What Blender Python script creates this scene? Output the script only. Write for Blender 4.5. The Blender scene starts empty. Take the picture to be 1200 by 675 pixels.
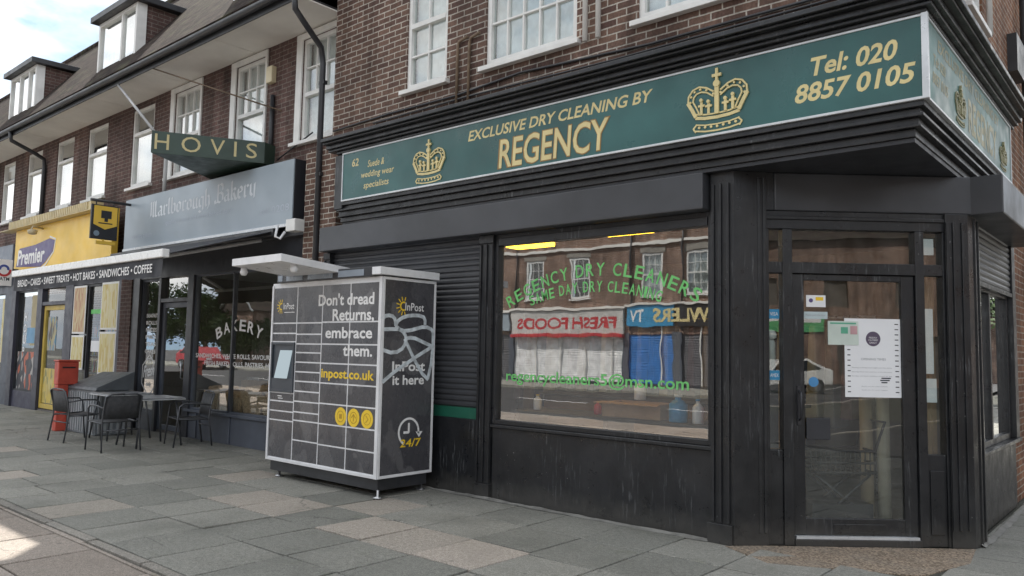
import bpy, bmesh, math, random
from mathutils import Vector, Matrix
random.seed(7)
R = math.radians
S = bpy.context.scene
COL = S.collection

# ---------------------------------------------------------------- camera
def cam_axes(yaw, pitch, roll):
    f = Vector((math.sin(yaw)*math.cos(pitch), math.cos(yaw)*math.cos(pitch), math.sin(pitch)))
    r0 = Vector((math.cos(yaw), -math.sin(yaw), 0)); u0 = r0.cross(f)
    c, s = math.cos(roll), math.sin(roll)
    return c*r0+s*u0, -s*r0+c*u0, f
_r, _u, _f = cam_axes(-0.711893, 0.0797318, 0.0193411)
cd = bpy.data.cameras.new('camera'); cam = bpy.data.objects.new('camera', cd); COL.objects.link(cam)
cam.matrix_world = Matrix(((_r.x, _u.x, -_f.x, 0), (_r.y, _u.y, -_f.y, 0), (_r.z, _u.z, -_f.z, 1.55), (0, 0, 0, 1)))
cd.sensor_width = 36; cd.lens = 36*914.6/1200; cd.clip_start = 0.05; cd.clip_end = 2000
S.camera = cam

# ---------------------------------------------------------------- sky, sun, exposure
SUN = Vector((-0.60, 0.520, 1.0)).normalized()          # towards the sun
el = math.asin(SUN.z); az = math.atan2(SUN.x, SUN.y)
W = bpy.data.worlds.new('World'); S.world = W; W.use_nodes = True
nt = W.node_tree; nt.nodes.clear()
def wn(t, **k):
    n = nt.nodes.new(t)
    for a, b in k.items(): setattr(n, a, b)
    return n
sky = wn('ShaderNodeTexSky', sky_type='NISHITA', sun_disc=False)
sky.sun_elevation = el; sky.sun_rotation = az; sky.air_density = 1.0; sky.dust_density = 0.7; sky.ozone_density = 1.5
tc = wn('ShaderNodeTexCoord')
mp = wn('ShaderNodeMapping'); mp.inputs['Scale'].default_value = (1.0, 1.0, 2.2); mp.inputs['Location'].default_value = (0.35, 0.2, 0.1)
nt.links.new(tc.outputs['Generated'], mp.inputs['Vector'])
nz = wn('ShaderNodeTexNoise'); nz.inputs['Scale'].default_value = 2.6; nz.inputs['Detail'].default_value = 9; nz.inputs['Roughness'].default_value = 0.56
nt.links.new(mp.outputs[0], nz.inputs['Vector'])
rp = wn('ShaderNodeValToRGB'); rp.color_ramp.elements[0].position = 0.37; rp.color_ramp.elements[1].position = 0.50
nt.links.new(nz.outputs['Fac'], rp.inputs[0])
nz2 = wn('ShaderNodeTexNoise'); nz2.inputs['Scale'].default_value = 4.0; nz2.inputs['Detail'].default_value = 8
nt.links.new(mp.outputs[0], nz2.inputs['Vector'])
rp2 = wn('ShaderNodeValToRGB'); rp2.color_ramp.elements[0].position = 0.36; rp2.color_ramp.elements[1].position = 0.62
rp2.color_ramp.elements[0].color = (2.0, 2.15, 2.35, 1); rp2.color_ramp.elements[1].color = (5.4, 5.35, 5.2, 1)
nt.links.new(nz2.outputs['Fac'], rp2.inputs[0])
mx = wn('ShaderNodeMix', data_type='RGBA')
nt.links.new(rp.outputs[0], mx.inputs[0]); dk = wn('ShaderNodeMix', data_type='RGBA', blend_type='DARKEN'); dk.inputs[0].default_value = 1; dk.inputs[7].default_value = (1.7, 2.35, 3.2, 1); nt.links.new(sky.outputs[0], dk.inputs[6]); nt.links.new(dk.outputs[2], mx.inputs[6]); nt.links.new(rp2.outputs[0], mx.inputs[7])
bg = wn('ShaderNodeBackground'); bg.inputs['Strength'].default_value = 0.15
wo = wn('ShaderNodeOutputWorld')
nt.links.new(mx.outputs[2], bg.inputs[0]); nt.links.new(bg.outputs[0], wo.inputs[0])
sd = bpy.data.lights.new('sun', 'SUN'); sd.energy = 3.4; sd.angle = R(0.53); sd.color = (1.0, 0.95, 0.87)
so = bpy.data.objects.new('sun', sd); COL.objects.link(so)
so.rotation_euler = SUN.to_track_quat('Z', 'Y').to_euler()
S.view_settings.view_transform = 'Standard'; S.view_settings.look = 'None'
S.view_settings.gamma = 1; S.view_settings.use_curve_mapping = False
S.view_settings.exposure = 1.38
S.cycles.max_bounces = 10; S.cycles.transparent_max_bounces = 16; S.cycles.glossy_bounces = 5
S.cycles.sample_clamp_indirect = 8; S.cycles.use_denoising = True

# ---------------------------------------------------------------- materials
MATS = {}
class NT:
    def __init__(s, name):
        s.m = bpy.data.materials.new(name); s.m.use_nodes = True; s.t = s.m.node_tree; s.t.nodes.clear()
        s.out = s.n('ShaderNodeOutputMaterial')
    def n(s, t, **k):
        x = s.t.nodes.new(t)
        for a, b in k.items(): setattr(x, a, b)
        return x
    def l(s, a, b): s.t.links.new(a, b)
    def coord(s, scale=(1, 1, 1), which='Object'):
        a = s.n('ShaderNodeTexCoord'); b = s.n('ShaderNodeMapping'); b.inputs['Scale'].default_value = scale
        s.l(a.outputs[which], b.inputs[0]); return b.outputs[0]
    def noise(s, v, scale, detail=4, rough=0.55):
        a = s.n('ShaderNodeTexNoise'); a.inputs['Scale'].default_value = scale; a.inputs['Detail'].default_value = detail
        a.inputs['Roughness'].default_value = rough; s.l(v, a.inputs['Vector']); return a.outputs['Fac']
    def ramp(s, f, p0, p1, c0=(0, 0, 0), c1=(1, 1, 1)):
        a = s.n('ShaderNodeValToRGB'); e = a.color_ramp.elements
        e[0].position = p0; e[1].position = p1; e[0].color = (*c0, 1); e[1].color = (*c1, 1); s.l(f, a.inputs[0]); return a.outputs[0]
    def mix(s, f, a, b, mode='MIX'):
        x = s.n('ShaderNodeMix', data_type='RGBA', blend_type=mode)
        for i, v in ((0, f), (6, a), (7, b)):
            if hasattr(v, 'is_linked'): s.l(v, x.inputs[i])
            elif i == 0: x.inputs[0].default_value = v
            else: x.inputs[i].default_value = (*v, 1)
        return x.outputs[2]
    def math(s, op, a, b):
        x = s.n('ShaderNodeMath', operation=op)
        for i, v in enumerate((a, b)):
            if hasattr(v, 'is_linked'): s.l(v, x.inputs[i])
            else: x.inputs[i].default_value = v
        return x.outputs[0]
    def bump(s, h, strength, dist=0.01):
        x = s.n('ShaderNodeBump'); x.inputs['Strength'].default_value = strength; x.inputs['Distance'].default_value = dist
        s.l(h, x.inputs['Height']); return x.outputs[0]
    def bsdf(s, col, rough, metal=0.0, normal=None, spec=0.5, emis=None, estr=0, coat=0, sheen=0):
        b = s.n('ShaderNodeBsdfPrincipled')
        for k, v in (('Base Color', col), ('Roughness', rough), ('Metallic', metal), ('Specular IOR Level', spec), ('Coat Weight', coat)):
            if hasattr(v, 'is_linked'): s.l(v, b.inputs[k])
            elif k == 'Base Color': b.inputs[k].default_value = (*v, 1)
            else: b.inputs[k].default_value = v
        if normal is not None: s.l(normal, b.inputs['Normal'])
        if emis: b.inputs['Emission Color'].default_value = (*emis, 1); b.inputs['Emission Strength'].default_value = estr
        s.l(b.outputs[0], s.out.inputs[0]); return b

def plain(name, col, rough=0.5, metal=0.0, var=0.12, scale=3.0, bump=0.05, bscale=40, spec=0.5, emis=None, estr=0, coat=0):
    if name in MATS: return MATS[name]
    t = NT(name); v = t.coord()
    f = t.noise(v, scale, 5); d = tuple(c*(1-var*1.6) for c in col); b = tuple(min(1, c*(1+var)) for c in col)
    c = t.ramp(f, 0.3, 0.7, d, b)
    rr = t.ramp(t.noise(v, scale*2.3, 4), 0.3, 0.75, (max(0, rough-0.1),)*3, (min(1, rough+0.12),)*3)
    nb = t.bump(t.noise(v, bscale, 3), bump, 0.004) if bump else None
    t.bsdf(c, rr, metal, nb, spec, emis, estr, coat)
    MATS[name] = t.m; return t.m

def black_paint():
    t = NT('black_paint'); v = t.coord()
    base = t.ramp(t.noise(v, 1.7, 6), 0.3, 0.7, (0.008, 0.009, 0.011), (0.018, 0.0195, 0.023))
    sv = t.coord((14, 14, 1.2)); f = t.noise(sv, 3.0, 6, 0.7)
    scuff = t.ramp(f, 0.56, 0.70)
    g = t.math('MULTIPLY', scuff, t.ramp(t.noise(v, 1.6, 4), 0.49, 0.62))
    c = t.mix(t.math('MULTIPLY', g, 0.7), base, (0.20, 0.21, 0.22))
    chips = t.math('MULTIPLY', t.ramp(t.noise(v, 26, 4, 0.6), 0.70, 0.72), t.ramp(t.noise(v, 1.1, 3), 0.50, 0.60))
    c = t.mix(t.math('MULTIPLY', chips, 0.55), c, (0.40, 0.40, 0.38))
    dust = t.ramp(t.noise(v, 3.3, 8, 0.72), 0.45, 0.78); c = t.mix(t.math('MULTIPLY', dust, 0.22), c, (0.085, 0.085, 0.084))
    sx = t.n('ShaderNodeSeparateXYZ'); tcn = t.n('ShaderNodeTexCoord'); t.l(tcn.outputs['Object'], sx.inputs[0])
    low = t.ramp(t.math('ADD', sx.outputs['Z'], t.math('MULTIPLY', t.noise(v, 9, 5), 0.25)), 0.16, 0.34, (1, 1, 1), (0, 0, 0))
    c = t.mix(t.math('MULTIPLY', low, 0.6), c, (0.075, 0.072, 0.066))
    rr = t.ramp(t.noise(v, 5, 7, 0.7), 0.3, 0.7, (0.20,)*3, (0.55,)*3)
    t.bsdf(c, rr, 0, t.bump(t.math('ADD', t.noise(sv, 6, 4), t.math('MULTIPLY', t.noise(v, 5, 5), 1.5)), 0.30, 0.005), 0.5)
    MATS['black_paint'] = t.m; return t.m

def brick(name, c1, c2, mortar, axis='x', dark=(0.05, 0.035, 0.035)):
    t = NT(name); a = t.n('ShaderNodeTexCoord'); sx = t.n('ShaderNodeSeparateXYZ'); cx = t.n('ShaderNodeCombineXYZ')
    t.l(a.outputs['Object'], sx.inputs[0])
    if axis == 'xy': t.l(t.math('ADD', sx.outputs['X'], sx.outputs['Y']), cx.inputs[0])
    else: t.l(sx.outputs['X' if axis == 'x' else 'Y'], cx.inputs[0])
    t.l(sx.outputs['Z'], cx.inputs[1])
    wob = t.n('ShaderNodeTexNoise'); wob.inputs['Scale'].default_value = 6; t.l(cx.outputs[0], wob.inputs['Vector'])
    wm = t.n('ShaderNodeVectorMath', operation='SCALE'); t.l(wob.outputs['Color'], wm.inputs[0]); wm.inputs['Scale'].default_value = 0.012
    ad = t.n('ShaderNodeVectorMath', operation='ADD'); t.l(cx.outputs[0], ad.inputs[0]); t.l(wm.outputs[0], ad.inputs[1])
    def bt(ca, cb, mo):
        b = t.n('ShaderNodeTexBrick'); b.inputs['Scale'].default_value = 1; b.inputs['Brick Width'].default_value = 0.225
        b.inputs['Row Height'].default_value = 0.075; b.inputs['Mortar Size'].default_value = 0.008; b.inputs['Mortar Smooth'].default_value = 0.25
        b.inputs['Bias'].default_value = -0.1
        b.inputs['Color1'].default_value = (*ca, 1); b.inputs['Color2'].default_value = (*cb, 1); b.inputs['Mortar'].default_value = (*mo, 1)
        t.l(ad.outputs[0], b.inputs['Vector']); return b
    b = bt(c1, c2, mortar)
    v = t.coord(); grime = t.mix(1.0, t.ramp(t.noise(v, 0.9, 6, 0.6), 0.33, 0.7, (0.55, 0.54, 0.54), (1.18, 1.15, 1.12)), t.ramp(t.noise(t.coord((3.2, 3.2, 0.35)), 1.2, 6, 0.65), 0.35, 0.62, (0.6, 0.59, 0.58), (1.08, 1.08, 1.08)), 'MULTIPLY')
    c = t.mix(1.0, b.outputs['Color'], grime, 'MULTIPLY')
    fine = t.ramp(t.noise(v, 45, 4), 0.3, 0.7, (0.75,)*3, (1.2,)*3)
    c = t.mix(1.0, c, fine, 'MULTIPLY')
    # header-sized darker bricks
    hb = t.n('ShaderNodeTexBrick'); hb.inputs['Scale'].default_value = 1; hb.inputs['Brick Width'].default_value = 0.225; hb.inputs['Row Height'].default_value = 0.075
    hb.inputs['Mortar Size'].default_value = 0.0; hb.inputs['Color1'].default_value = (0, 0, 0, 1); hb.inputs['Color2'].default_value = (1, 1, 1, 1); hb.inputs['Bias'].default_value = -0.35
    of = t.n('ShaderNodeVectorMath', operation='ADD'); t.l(ad.outputs[0], of.inputs[0]); of.inputs[1].default_value = (22.5*3, 0.075*40, 0); t.l(of.outputs[0], hb.inputs['Vector'])
    k = t.math('MULTIPLY', t.ramp(hb.outputs['Color'], 0.6, 0.75), t.math('SUBTRACT', 1.0, b.outputs['Fac']))
    c = t.mix(t.math('MULTIPLY', k, 0.75), c, dark)
    h = t.math('ADD', t.math('MULTIPLY', b.outputs['Fac'], -1.0), t.math('MULTIPLY', t.noise(v, 60, 3), 0.35))
    t.bsdf(c, 0.85, 0, t.bump(h, 0.7, 0.008), 0.25)
    MATS[name] = t.m; return t.m

def slab(name, c0, c1, stain=(0.10, 0.10, 0.095)):
    t = NT(name); v = t.coord()
    g = t.n('ShaderNodeNewGeometry')
    base = t.ramp(g.outputs['Random Per Island'], 0.0, 1.0, c0, c1)
    c = t.mix(1.0, base, t.ramp(t.noise(v, 110, 4, 0.7), 0.3, 0.72, (0.45,)*3, (1.55,)*3), 'MULTIPLY')
    c = t.mix(1.0, c, t.ramp(t.noise(v, 28, 5, 0.75), 0.3, 0.72, (0.72,)*3, (1.28,)*3), 'MULTIPLY')
    c = t.mix(t.math('MULTIPLY', t.ramp(t.noise(v, 1.3, 7, 0.65), 0.48, 0.75), 0.6), c, stain)
    c = t.mix(t.math('MULTIPLY', t.ramp(t.noise(v, 3.7, 5, 0.6), 0.6, 0.75), 0.35), c, (0.10, 0.115, 0.07))
    gum = t.n('ShaderNodeTexVoronoi'); gum.inputs['Scale'].default_value = 2.6; t.l(v, gum.inputs['Vector'])
    c = t.mix(t.math('MULTIPLY', t.ramp(gum.outputs['Distance'], 0.045, 0.06, (1, 1, 1), (0, 0, 0)), 0.45), c, (0.07, 0.07, 0.07))
    ck = t.n('ShaderNodeTexVoronoi', feature='DISTANCE_TO_EDGE'); ck.inputs['Scale'].default_value = 0.9; wv = t.n('ShaderNodeMix', data_type='RGBA'); wv.inputs[0].default_value = 0.12; t.l(v, wv.inputs[6]); nn = t.n('ShaderNodeTexNoise'); nn.inputs['Scale'].default_value = 7; nn.inputs['Detail'].default_value = 6; t.l(v, nn.inputs['Vector']); t.l(nn.outputs['Color'], wv.inputs[7]); t.l(wv.outputs[2], ck.inputs['Vector'])
    c = t.mix(t.math('MULTIPLY', t.math('MULTIPLY', t.ramp(ck.outputs['Distance'], 0.0, 0.007, (1, 1, 1), (0, 0, 0)), t.ramp(t.noise(v, 0.7, 3), 0.52, 0.56)), 0.6), c, (0.05, 0.05, 0.045))
    c = t.mix(t.math('MULTIPLY', t.ramp(t.noise(v, 60, 3, 0.6), 0.70, 0.74), 0.6), c, (0.36, 0.35, 0.32))
    h = t.math('ADD', t.noise(v, 160, 3, 0.7), t.math('MULTIPLY', t.noise(v, 14, 4), 0.6))
    t.bsdf(c, t.ramp(t.noise(v, 2, 4), 0.3, 0.7, (0.62,)*3, (0.9,)*3), 0, t.bump(h, 0.5, 0.004), 0.3)
    MATS[name] = t.m; return t.m

def glass(name, tint=(0.9, 0.93, 0.92), gain=2.0, dirt=0.05, rough=0.0, wave=0.06):
    t = NT(name); tr = t.n('ShaderNodeBsdfTransparent'); tr.inputs[0].default_value = (*tint, 1)
    gl = t.n('ShaderNodeBsdfGlossy'); gl.inputs['Roughness'].default_value = rough; gl.inputs['Color'].default_value = (1, 1, 1, 1)
    v = t.coord(); t.l(t.bump(t.noise(v, 1.1, 3), wave, 0.01), gl.inputs['Normal'])
    fr = t.n('ShaderNodeFresnel'); fr.inputs[0].default_value = 1.52
    ge = t.n('ShaderNodeNewGeometry')
    f = t.math('MULTIPLY', t.math('MULTIPLY', fr.outputs[0], gain), t.math('SUBTRACT', 1.0, ge.outputs['Backfacing']))
    f = t.math('MINIMUM', f, 1.0)
    m1 = t.n('ShaderNodeMixShader'); t.l(f, m1.inputs[0]); t.l(tr.outputs[0], m1.inputs[1]); t.l(gl.outputs[0], m1.inputs[2])
    df = t.n('ShaderNodeBsdfDiffuse'); df.inputs[0].default_value = (0.5, 0.5, 0.48, 1)
    sm = t.coord((1, 1, 0.25)); d = t.math('MULTIPLY', t.ramp(t.noise(sm, 5, 6, 0.6), 0.35, 0.8), dirt)
    m2 = t.n('ShaderNodeMixShader'); t.l(d, m2.inputs[0]); t.l(m1.outputs[0], m2.inputs[1]); t.l(df.outputs[0], m2.inputs[2])
    t.l(m2.outputs[0], t.out.inputs[0]); MATS[name] = t.m; return t.m

def emit(name, col, s):
    t = NT(name); e = t.n('ShaderNodeEmission'); e.inputs[0].default_value = (*col, 1); e.inputs[1].default_value = s
    t.l(e.outputs[0], t.out.inputs[0]); MATS[name] = t.m; return t.m

def shutter_mat(name, c, pitch=0.075):
    t = NT(name); v = t.coord()
    base = t.ramp(t.noise(v, 2.5, 5), 0.3, 0.7, tuple(x*0.75 for x in c), tuple(x*1.25 for x in c))
    st = t.ramp(t.noise(t.coord((1, 1, 30)), 3, 5, 0.7), 0.58, 0.8)
    base = t.mix(t.math('MULTIPLY', st, 0.25), base, (0.2, 0.2, 0.21))
    t.bsdf(base, 0.42, 0, None, 0.5); MATS[name] = t.m; return t.m

def tiles():
    t = NT('roof_tiles'); a = t.n('ShaderNodeTexCoord'); sx = t.n('ShaderNodeSeparateXYZ'); cx = t.n('ShaderNodeCombineXYZ')
    t.l(a.outputs['Object'], sx.inputs[0]); t.l(sx.outputs['X'], cx.inputs[0]); t.l(t.math('MULTIPLY', sx.outputs['Z'], 1.27), cx.inputs[1])
    b = t.n('ShaderNodeTexBrick'); b.inputs['Scale'].default_value = 1; b.inputs['Brick Width'].default_value = 0.17; b.inputs['Row Height'].default_value = 0.105
    b.inputs['Mortar Size'].default_value = 0.006; b.inputs['Color1'].default_value = (0.034, 0.028, 0.027, 1); b.inputs['Color2'].default_value = (0.068, 0.052, 0.046, 1)
    b.inputs['Mortar'].default_value = (0.02, 0.018, 0.016, 1); t.l(cx.outputs[0], b.inputs['Vector'])
    v = t.coord(); moss = t.ramp(t.noise(v, 2.4, 6, 0.65), 0.5, 0.7)
    c = t.mix(t.math('MULTIPLY', moss, 0.6), b.outputs['Color'], (0.10, 0.10, 0.065))
    saw = t.math('FRACT', t.math('DIVIDE', t.math('MULTIPLY', sx.outputs['Z'], 1.27), 0.105), 0.0)
    h = t.math('ADD', t.math('MULTIPLY', saw, -1.0), t.math('MULTIPLY', b.outputs['Fac'], -0.6))
    t.bsdf(c, 0.95, 0, t.bump(h, 0.5, 0.012), 0.05); MATS['roof_tiles'] = t.m; return t.m

def leafmat(name, a, b):
    t = NT(name); g = t.n('ShaderNodeNewGeometry')
    t.bsdf(t.ramp(g.outputs['Random Per Island'], 0, 1, a, b), 0.6, 0, None, 0.3); MATS[name] = t.m; return t.m

BLACK = black_paint()
BLACKFLAT = plain('black_board', (0.030, 0.032, 0.038), 0.5, 0, 0.25, 1.5, 0.05)
BOXMAT = plain('shutter_box_paint', (0.055, 0.058, 0.066), 0.4, 0, 0.22, 1.1, 0.03, 25)
BRICK = brick('corner_brick', (0.185, 0.118, 0.092), (0.105, 0.064, 0.056), (0.50, 0.47, 0.42))
BRICKY = brick('flank_brick', (0.33, 0.165, 0.095), (0.20, 0.095, 0.06), (0.48, 0.42, 0.35), 'y')
BRICKT = brick('terrace_brick', (0.165, 0.103, 0.092), (0.11, 0.070, 0.066), (0.24, 0.21, 0.19), 'xy')
BRICKO = brick('opposite_brick', (0.27, 0.165, 0.12), (0.17, 0.095, 0.075), (0.55, 0.50, 0.45), 'xy')
WHITE = plain('white_paint', (0.72, 0.72, 0.70), 0.4, 0, 0.08, 4, 0.03)
OFFWHITE = plain('soffit_paint', (0.74, 0.72, 0.68), 0.6, 0, 0.08, 1.2, 0.04)
UPVC = plain('white_plastic', (0.80, 0.81, 0.81), 0.3, 0, 0.04, 4, 0.0)
NET = plain('net_curtain', (0.72, 0.74, 0.76), 0.9, 0, 0.12, 9, 0.2, 18)
GUTTER = plain('gutter_black', (0.035, 0.037, 0.042), 0.4, 0, 0.3, 2, 0.06)
TILES = tiles()
GREEN = plain('sign_green', (0.030, 0.115, 0.112), 0.34, 0, 0.16, 1.6, 0.015, 5)
GREENPALE = plain('sign_green_sky_wash', (0.10, 0.215, 0.20), 0.42, 0, 0.3, 2.2, 0.02, 5)  # paler copy of the sign green, sky reflection put into the colour
ALU = plain('aluminium_trim', (0.62, 0.64, 0.66), 0.35, 0.3, 0.08, 6, 0.02)
GOLD = plain('sign_gold', (0.70, 0.59, 0.29), 0.45, 0, 0.08, 8, 0.0)
GOLDDARK = plain('sign_gold_outline', (0.30, 0.17, 0.05), 0.5, 0, 0.08, 8, 0.0)  # dark gold outline printed behind the large sign letters
LIME = plain('window_vinyl_green', (0.17, 0.56, 0.17), 0.6, 0, 0.15, 9, 0.0)
GLASS = glass('window_glass', gain=6.0, dirt=0.04, tint=(0.90, 0.91, 0.91), wave=0.14)
GLASSUP = glass('upper_glass', gain=3.4, dirt=0.05)
GLASST = glass('bakery_glass', gain=3.4, wave=0.1, dirt=0.04)
GLASSP = glass('far_shop_glass', gain=1.2, wave=0.1, dirt=0.04)
GLASSDOOR = glass('door_glass', gain=3.2, wave=0.12, dirt=0.05)
def camo():
    t = NT('locker_charcoal'); v = t.coord((1, 1, 0.8)); f = t.noise(v, 2.1, 2, 0.4)
    c = t.mix(t.ramp(f, 0.49, 0.505), (0.062, 0.062, 0.070), (0.080, 0.080, 0.088)); c = t.mix(t.ramp(t.noise(t.coord((1.3, 1.1, 1.0)), 2.7, 2, 0.4), 0.56, 0.575), c, (0.112, 0.111, 0.118))
    c = t.mix(t.math('MULTIPLY', t.ramp(t.noise(v, 9, 7, 0.7), 0.55, 0.8), 0.25), c, (0.17, 0.17, 0.165))
    t.bsdf(c, t.ramp(t.noise(v, 6, 6, 0.7), 0.3, 0.7, (0.18,)*3, (0.36,)*3), 0, None, 0.5, coat=0.1); return t.m
LOCK = camo()
LOCKD = plain('locker_dark', (0.028, 0.029, 0.034), 0.35, 0, 0.12, 3, 0.01)
LOCKW = plain('locker_white', (0.74, 0.75, 0.77), 0.35, 0, 0.07, 5, 0.02)
YEL = plain('locker_yellow', (0.85, 0.58, 0.03), 0.45, 0, 0.04, 5, 0.0)
PRINTW = plain('white_print', (0.80, 0.80, 0.80), 0.5, 0, 0.05, 6, 0.0)
PRINTD = plain('dark_print', (0.03, 0.03, 0.04), 0.6, 0, 0.05, 6, 0.0)
PRINTG = plain('grey_print', (0.32, 0.33, 0.35), 0.6, 0, 0.05, 6, 0.0)
SPRAY = plain('pale_blue_spray', (0.60, 0.66, 0.70), 0.6, 0, 0.25, 14, 0.0)
BAKSIGN = plain('bakery_sign_grey', (0.315, 0.375, 0.425), 0.38, 0, 0.06, 1.3, 0.01)
BAKWALL = plain('bakery_blue_grey', (0.085, 0.098, 0.125), 0.5, 0, 0.15, 2, 0.04)
HOVG = plain('projecting_green', (0.034, 0.060, 0.046), 0.4, 0, 0.15, 3, 0.03)
HOVY = plain('pale_gold_letter', (0.56, 0.48, 0.25), 0.5, 0, 0.06, 5, 0.0)
YELSIGN = plain('shop_yellow', (0.86, 0.56, 0.075), 0.45, 0, 0.08, 1.4, 0.01)
PURP = plain('sign_purple', (0.10, 0.075, 0.21), 0.45, 0, 0.06, 3, 0.0)
AWND = plain('awning_fabric', (0.045, 0.048, 0.058), 0.8, 0, 0.2, 3, 0.2, 60)
CHAIRM = plain('chair_metal', (0.10, 0.105, 0.115), 0.4, 0.5, 0.15, 6, 0.02)
CHAIRF = plain('chair_weave', (0.055, 0.057, 0.062), 0.7, 0, 0.2, 20, 0.35, 160)
TABM = plain('table_top', (0.30, 0.31, 0.33), 0.4, 0.2, 0.15, 7, 0.03)
REDP = plain('red_paint', (0.55, 0.085, 0.055), 0.45, 0, 0.15, 4, 0.03)
GREYC = plain('grey_cabinet', (0.22, 0.24, 0.26), 0.5, 0, 0.18, 4, 0.05)
GREYD = plain('grey_cabinet_lid', (0.12, 0.135, 0.15), 0.5, 0, 0.15, 4, 0.05)
BROWN = plain('rust_brown', (0.17, 0.12, 0.08), 0.7, 0, 0.25, 7, 0.1)
STEEL = plain('steel', (0.45, 0.46, 0.48), 0.3, 0.9, 0.1, 6, 0.02)
CARD = plain('cardboard', (0.46, 0.29, 0.16), 0.75, 0, 0.12, 5, 0.06)
BLUE = plain('blue_plastic', (0.04, 0.28, 0.52), 0.35, 0, 0.1, 5, 0.02)
REDPL = plain('red_plastic', (0.50, 0.04, 0.05), 0.4, 0, 0.1, 5, 0.0)
BEIGE = plain('interior_plaster', (0.20, 0.17, 0.135), 0.8, 0, 0.15, 1.2, 0.05)
DARKIN = plain('interior_dark', (0.10, 0.09, 0.08), 0.8, 0, 0.25, 1.5, 0.05)
WOODIN = plain('interior_wood', (0.26, 0.16, 0.085), 0.55, 0, 0.2, 3, 0.06)
FLOORIN = plain('interior_lino', (0.13, 0.12, 0.11), 0.55, 0, 0.2, 2, 0.03)
PAPER = plain('white_paper', (0.80, 0.81, 0.83), 0.7, 0, 0.03, 3, 0.03, 10)
RUBBER = plain('black_rubber', (0.02, 0.02, 0.022), 0.75, 0, 0.15, 6, 0.05)
LAMPY = emit('warm_tube', (1.0, 0.55, 0.03), 4.5)
LAMPW = emit('shop_tube', (1.0, 0.90, 0.70), 5.0)
SCREEN = emit('locker_screen_light', (0.62, 0.74, 0.80), 0.28)
ASPH = slab('asphalt', (0.048, 0.048, 0.05), (0.055, 0.055, 0.057), (0.035, 0.035, 0.036))
SLAB = slab('grey_slab', (0.195, 0.196, 0.176), (0.275, 0.270, 0.242), (0.115, 0.117, 0.103))
SLABP = slab('pale_slab', (0.30, 0.275, 0.24), (0.40, 0.355, 0.31), (0.24, 0.22, 0.19))
SLABF = slab('pink_slab', (0.25, 0.215, 0.185), (0.36, 0.315, 0.275), (0.17, 0.15, 0.13))
KERB = slab('kerb_stone', (0.24, 0.225, 0.20), (0.30, 0.28, 0.25))
DIRT = slab('joint_dirt', (0.055, 0.055, 0.045), (0.06, 0.06, 0.05), (0.05, 0.06, 0.035))
AGG = None
def aggmat():
    t = NT('brown_aggregate'); v = t.coord()
    vo = t.n('ShaderNodeTexVoronoi'); vo.inputs['Scale'].default_value = 70; t.l(v, vo.inputs['Vector'])
    sep = t.n('ShaderNodeSeparateColor'); t.l(vo.outputs['Color'], sep.inputs[0])
    c = t.ramp(sep.outputs[0], 0.0, 1.0, (0.11, 0.085, 0.065), (0.40, 0.32, 0.24))
    c = t.mix(t.math('MULTIPLY', t.ramp(t.noise(v, 3, 5), 0.45, 0.7), 0.5), c, (0.21, 0.19, 0.16))
    t.bsdf(c, 0.85, 0, t.bump(vo.outputs['Distance'], 0.8, 0.01), 0.3); MATS['brown_aggregate'] = t.m; return t.m
AGG = aggmat()
MORT = plain('cement_fillet', (0.20, 0.198, 0.185), 0.9, 0, 0.25, 6, 0.4, 50)

# ---------------------------------------------------------------- mesh helpers
class Frame:
    """facade coordinates: u along the wall, d outwards, z up"""
    def __init__(s, o, u, n): s.o = Vector(o); s.u = Vector(u).normalized(); s.n = Vector(n).normalized(); s.w = Vector((0, 0, 1))
    def p(s, u, d, z): return s.o + s.u*u + s.n*d + s.w*z
    def m(s): return Matrix(((s.u.x, s.n.x, 0, s.o.x), (s.u.y, s.n.y, 0, s.o.y), (0, 0, 1, s.o.z), (0, 0, 0, 1)))
FW = Frame((0, 0, 0), (1, 0, 0), (0, 1, 0))
FM = Frame((0, 6.15, 0), (1, 0, 0), (0, -1, 0))           # main shop front
FT = Frame((0, 6.5, 0), (1, 0, 0), (0, -1, 0))            # terrace upper wall
FB = Frame((0, 6.45, 0), (1, 0, 0), (0, -1, 0))           # terrace shop fronts
FS = Frame((-1.38, 0, 0), (0, 1, 0), (1, 0, 0))           # flank
CP = Vector((-2.7, 6.3, 0)); CU = Vector((1.25, 1.12, 0)).normalized()
FC = Frame(CP, CU, (CU.y, -CU.x, 0))                      # chamfered entrance

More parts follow.
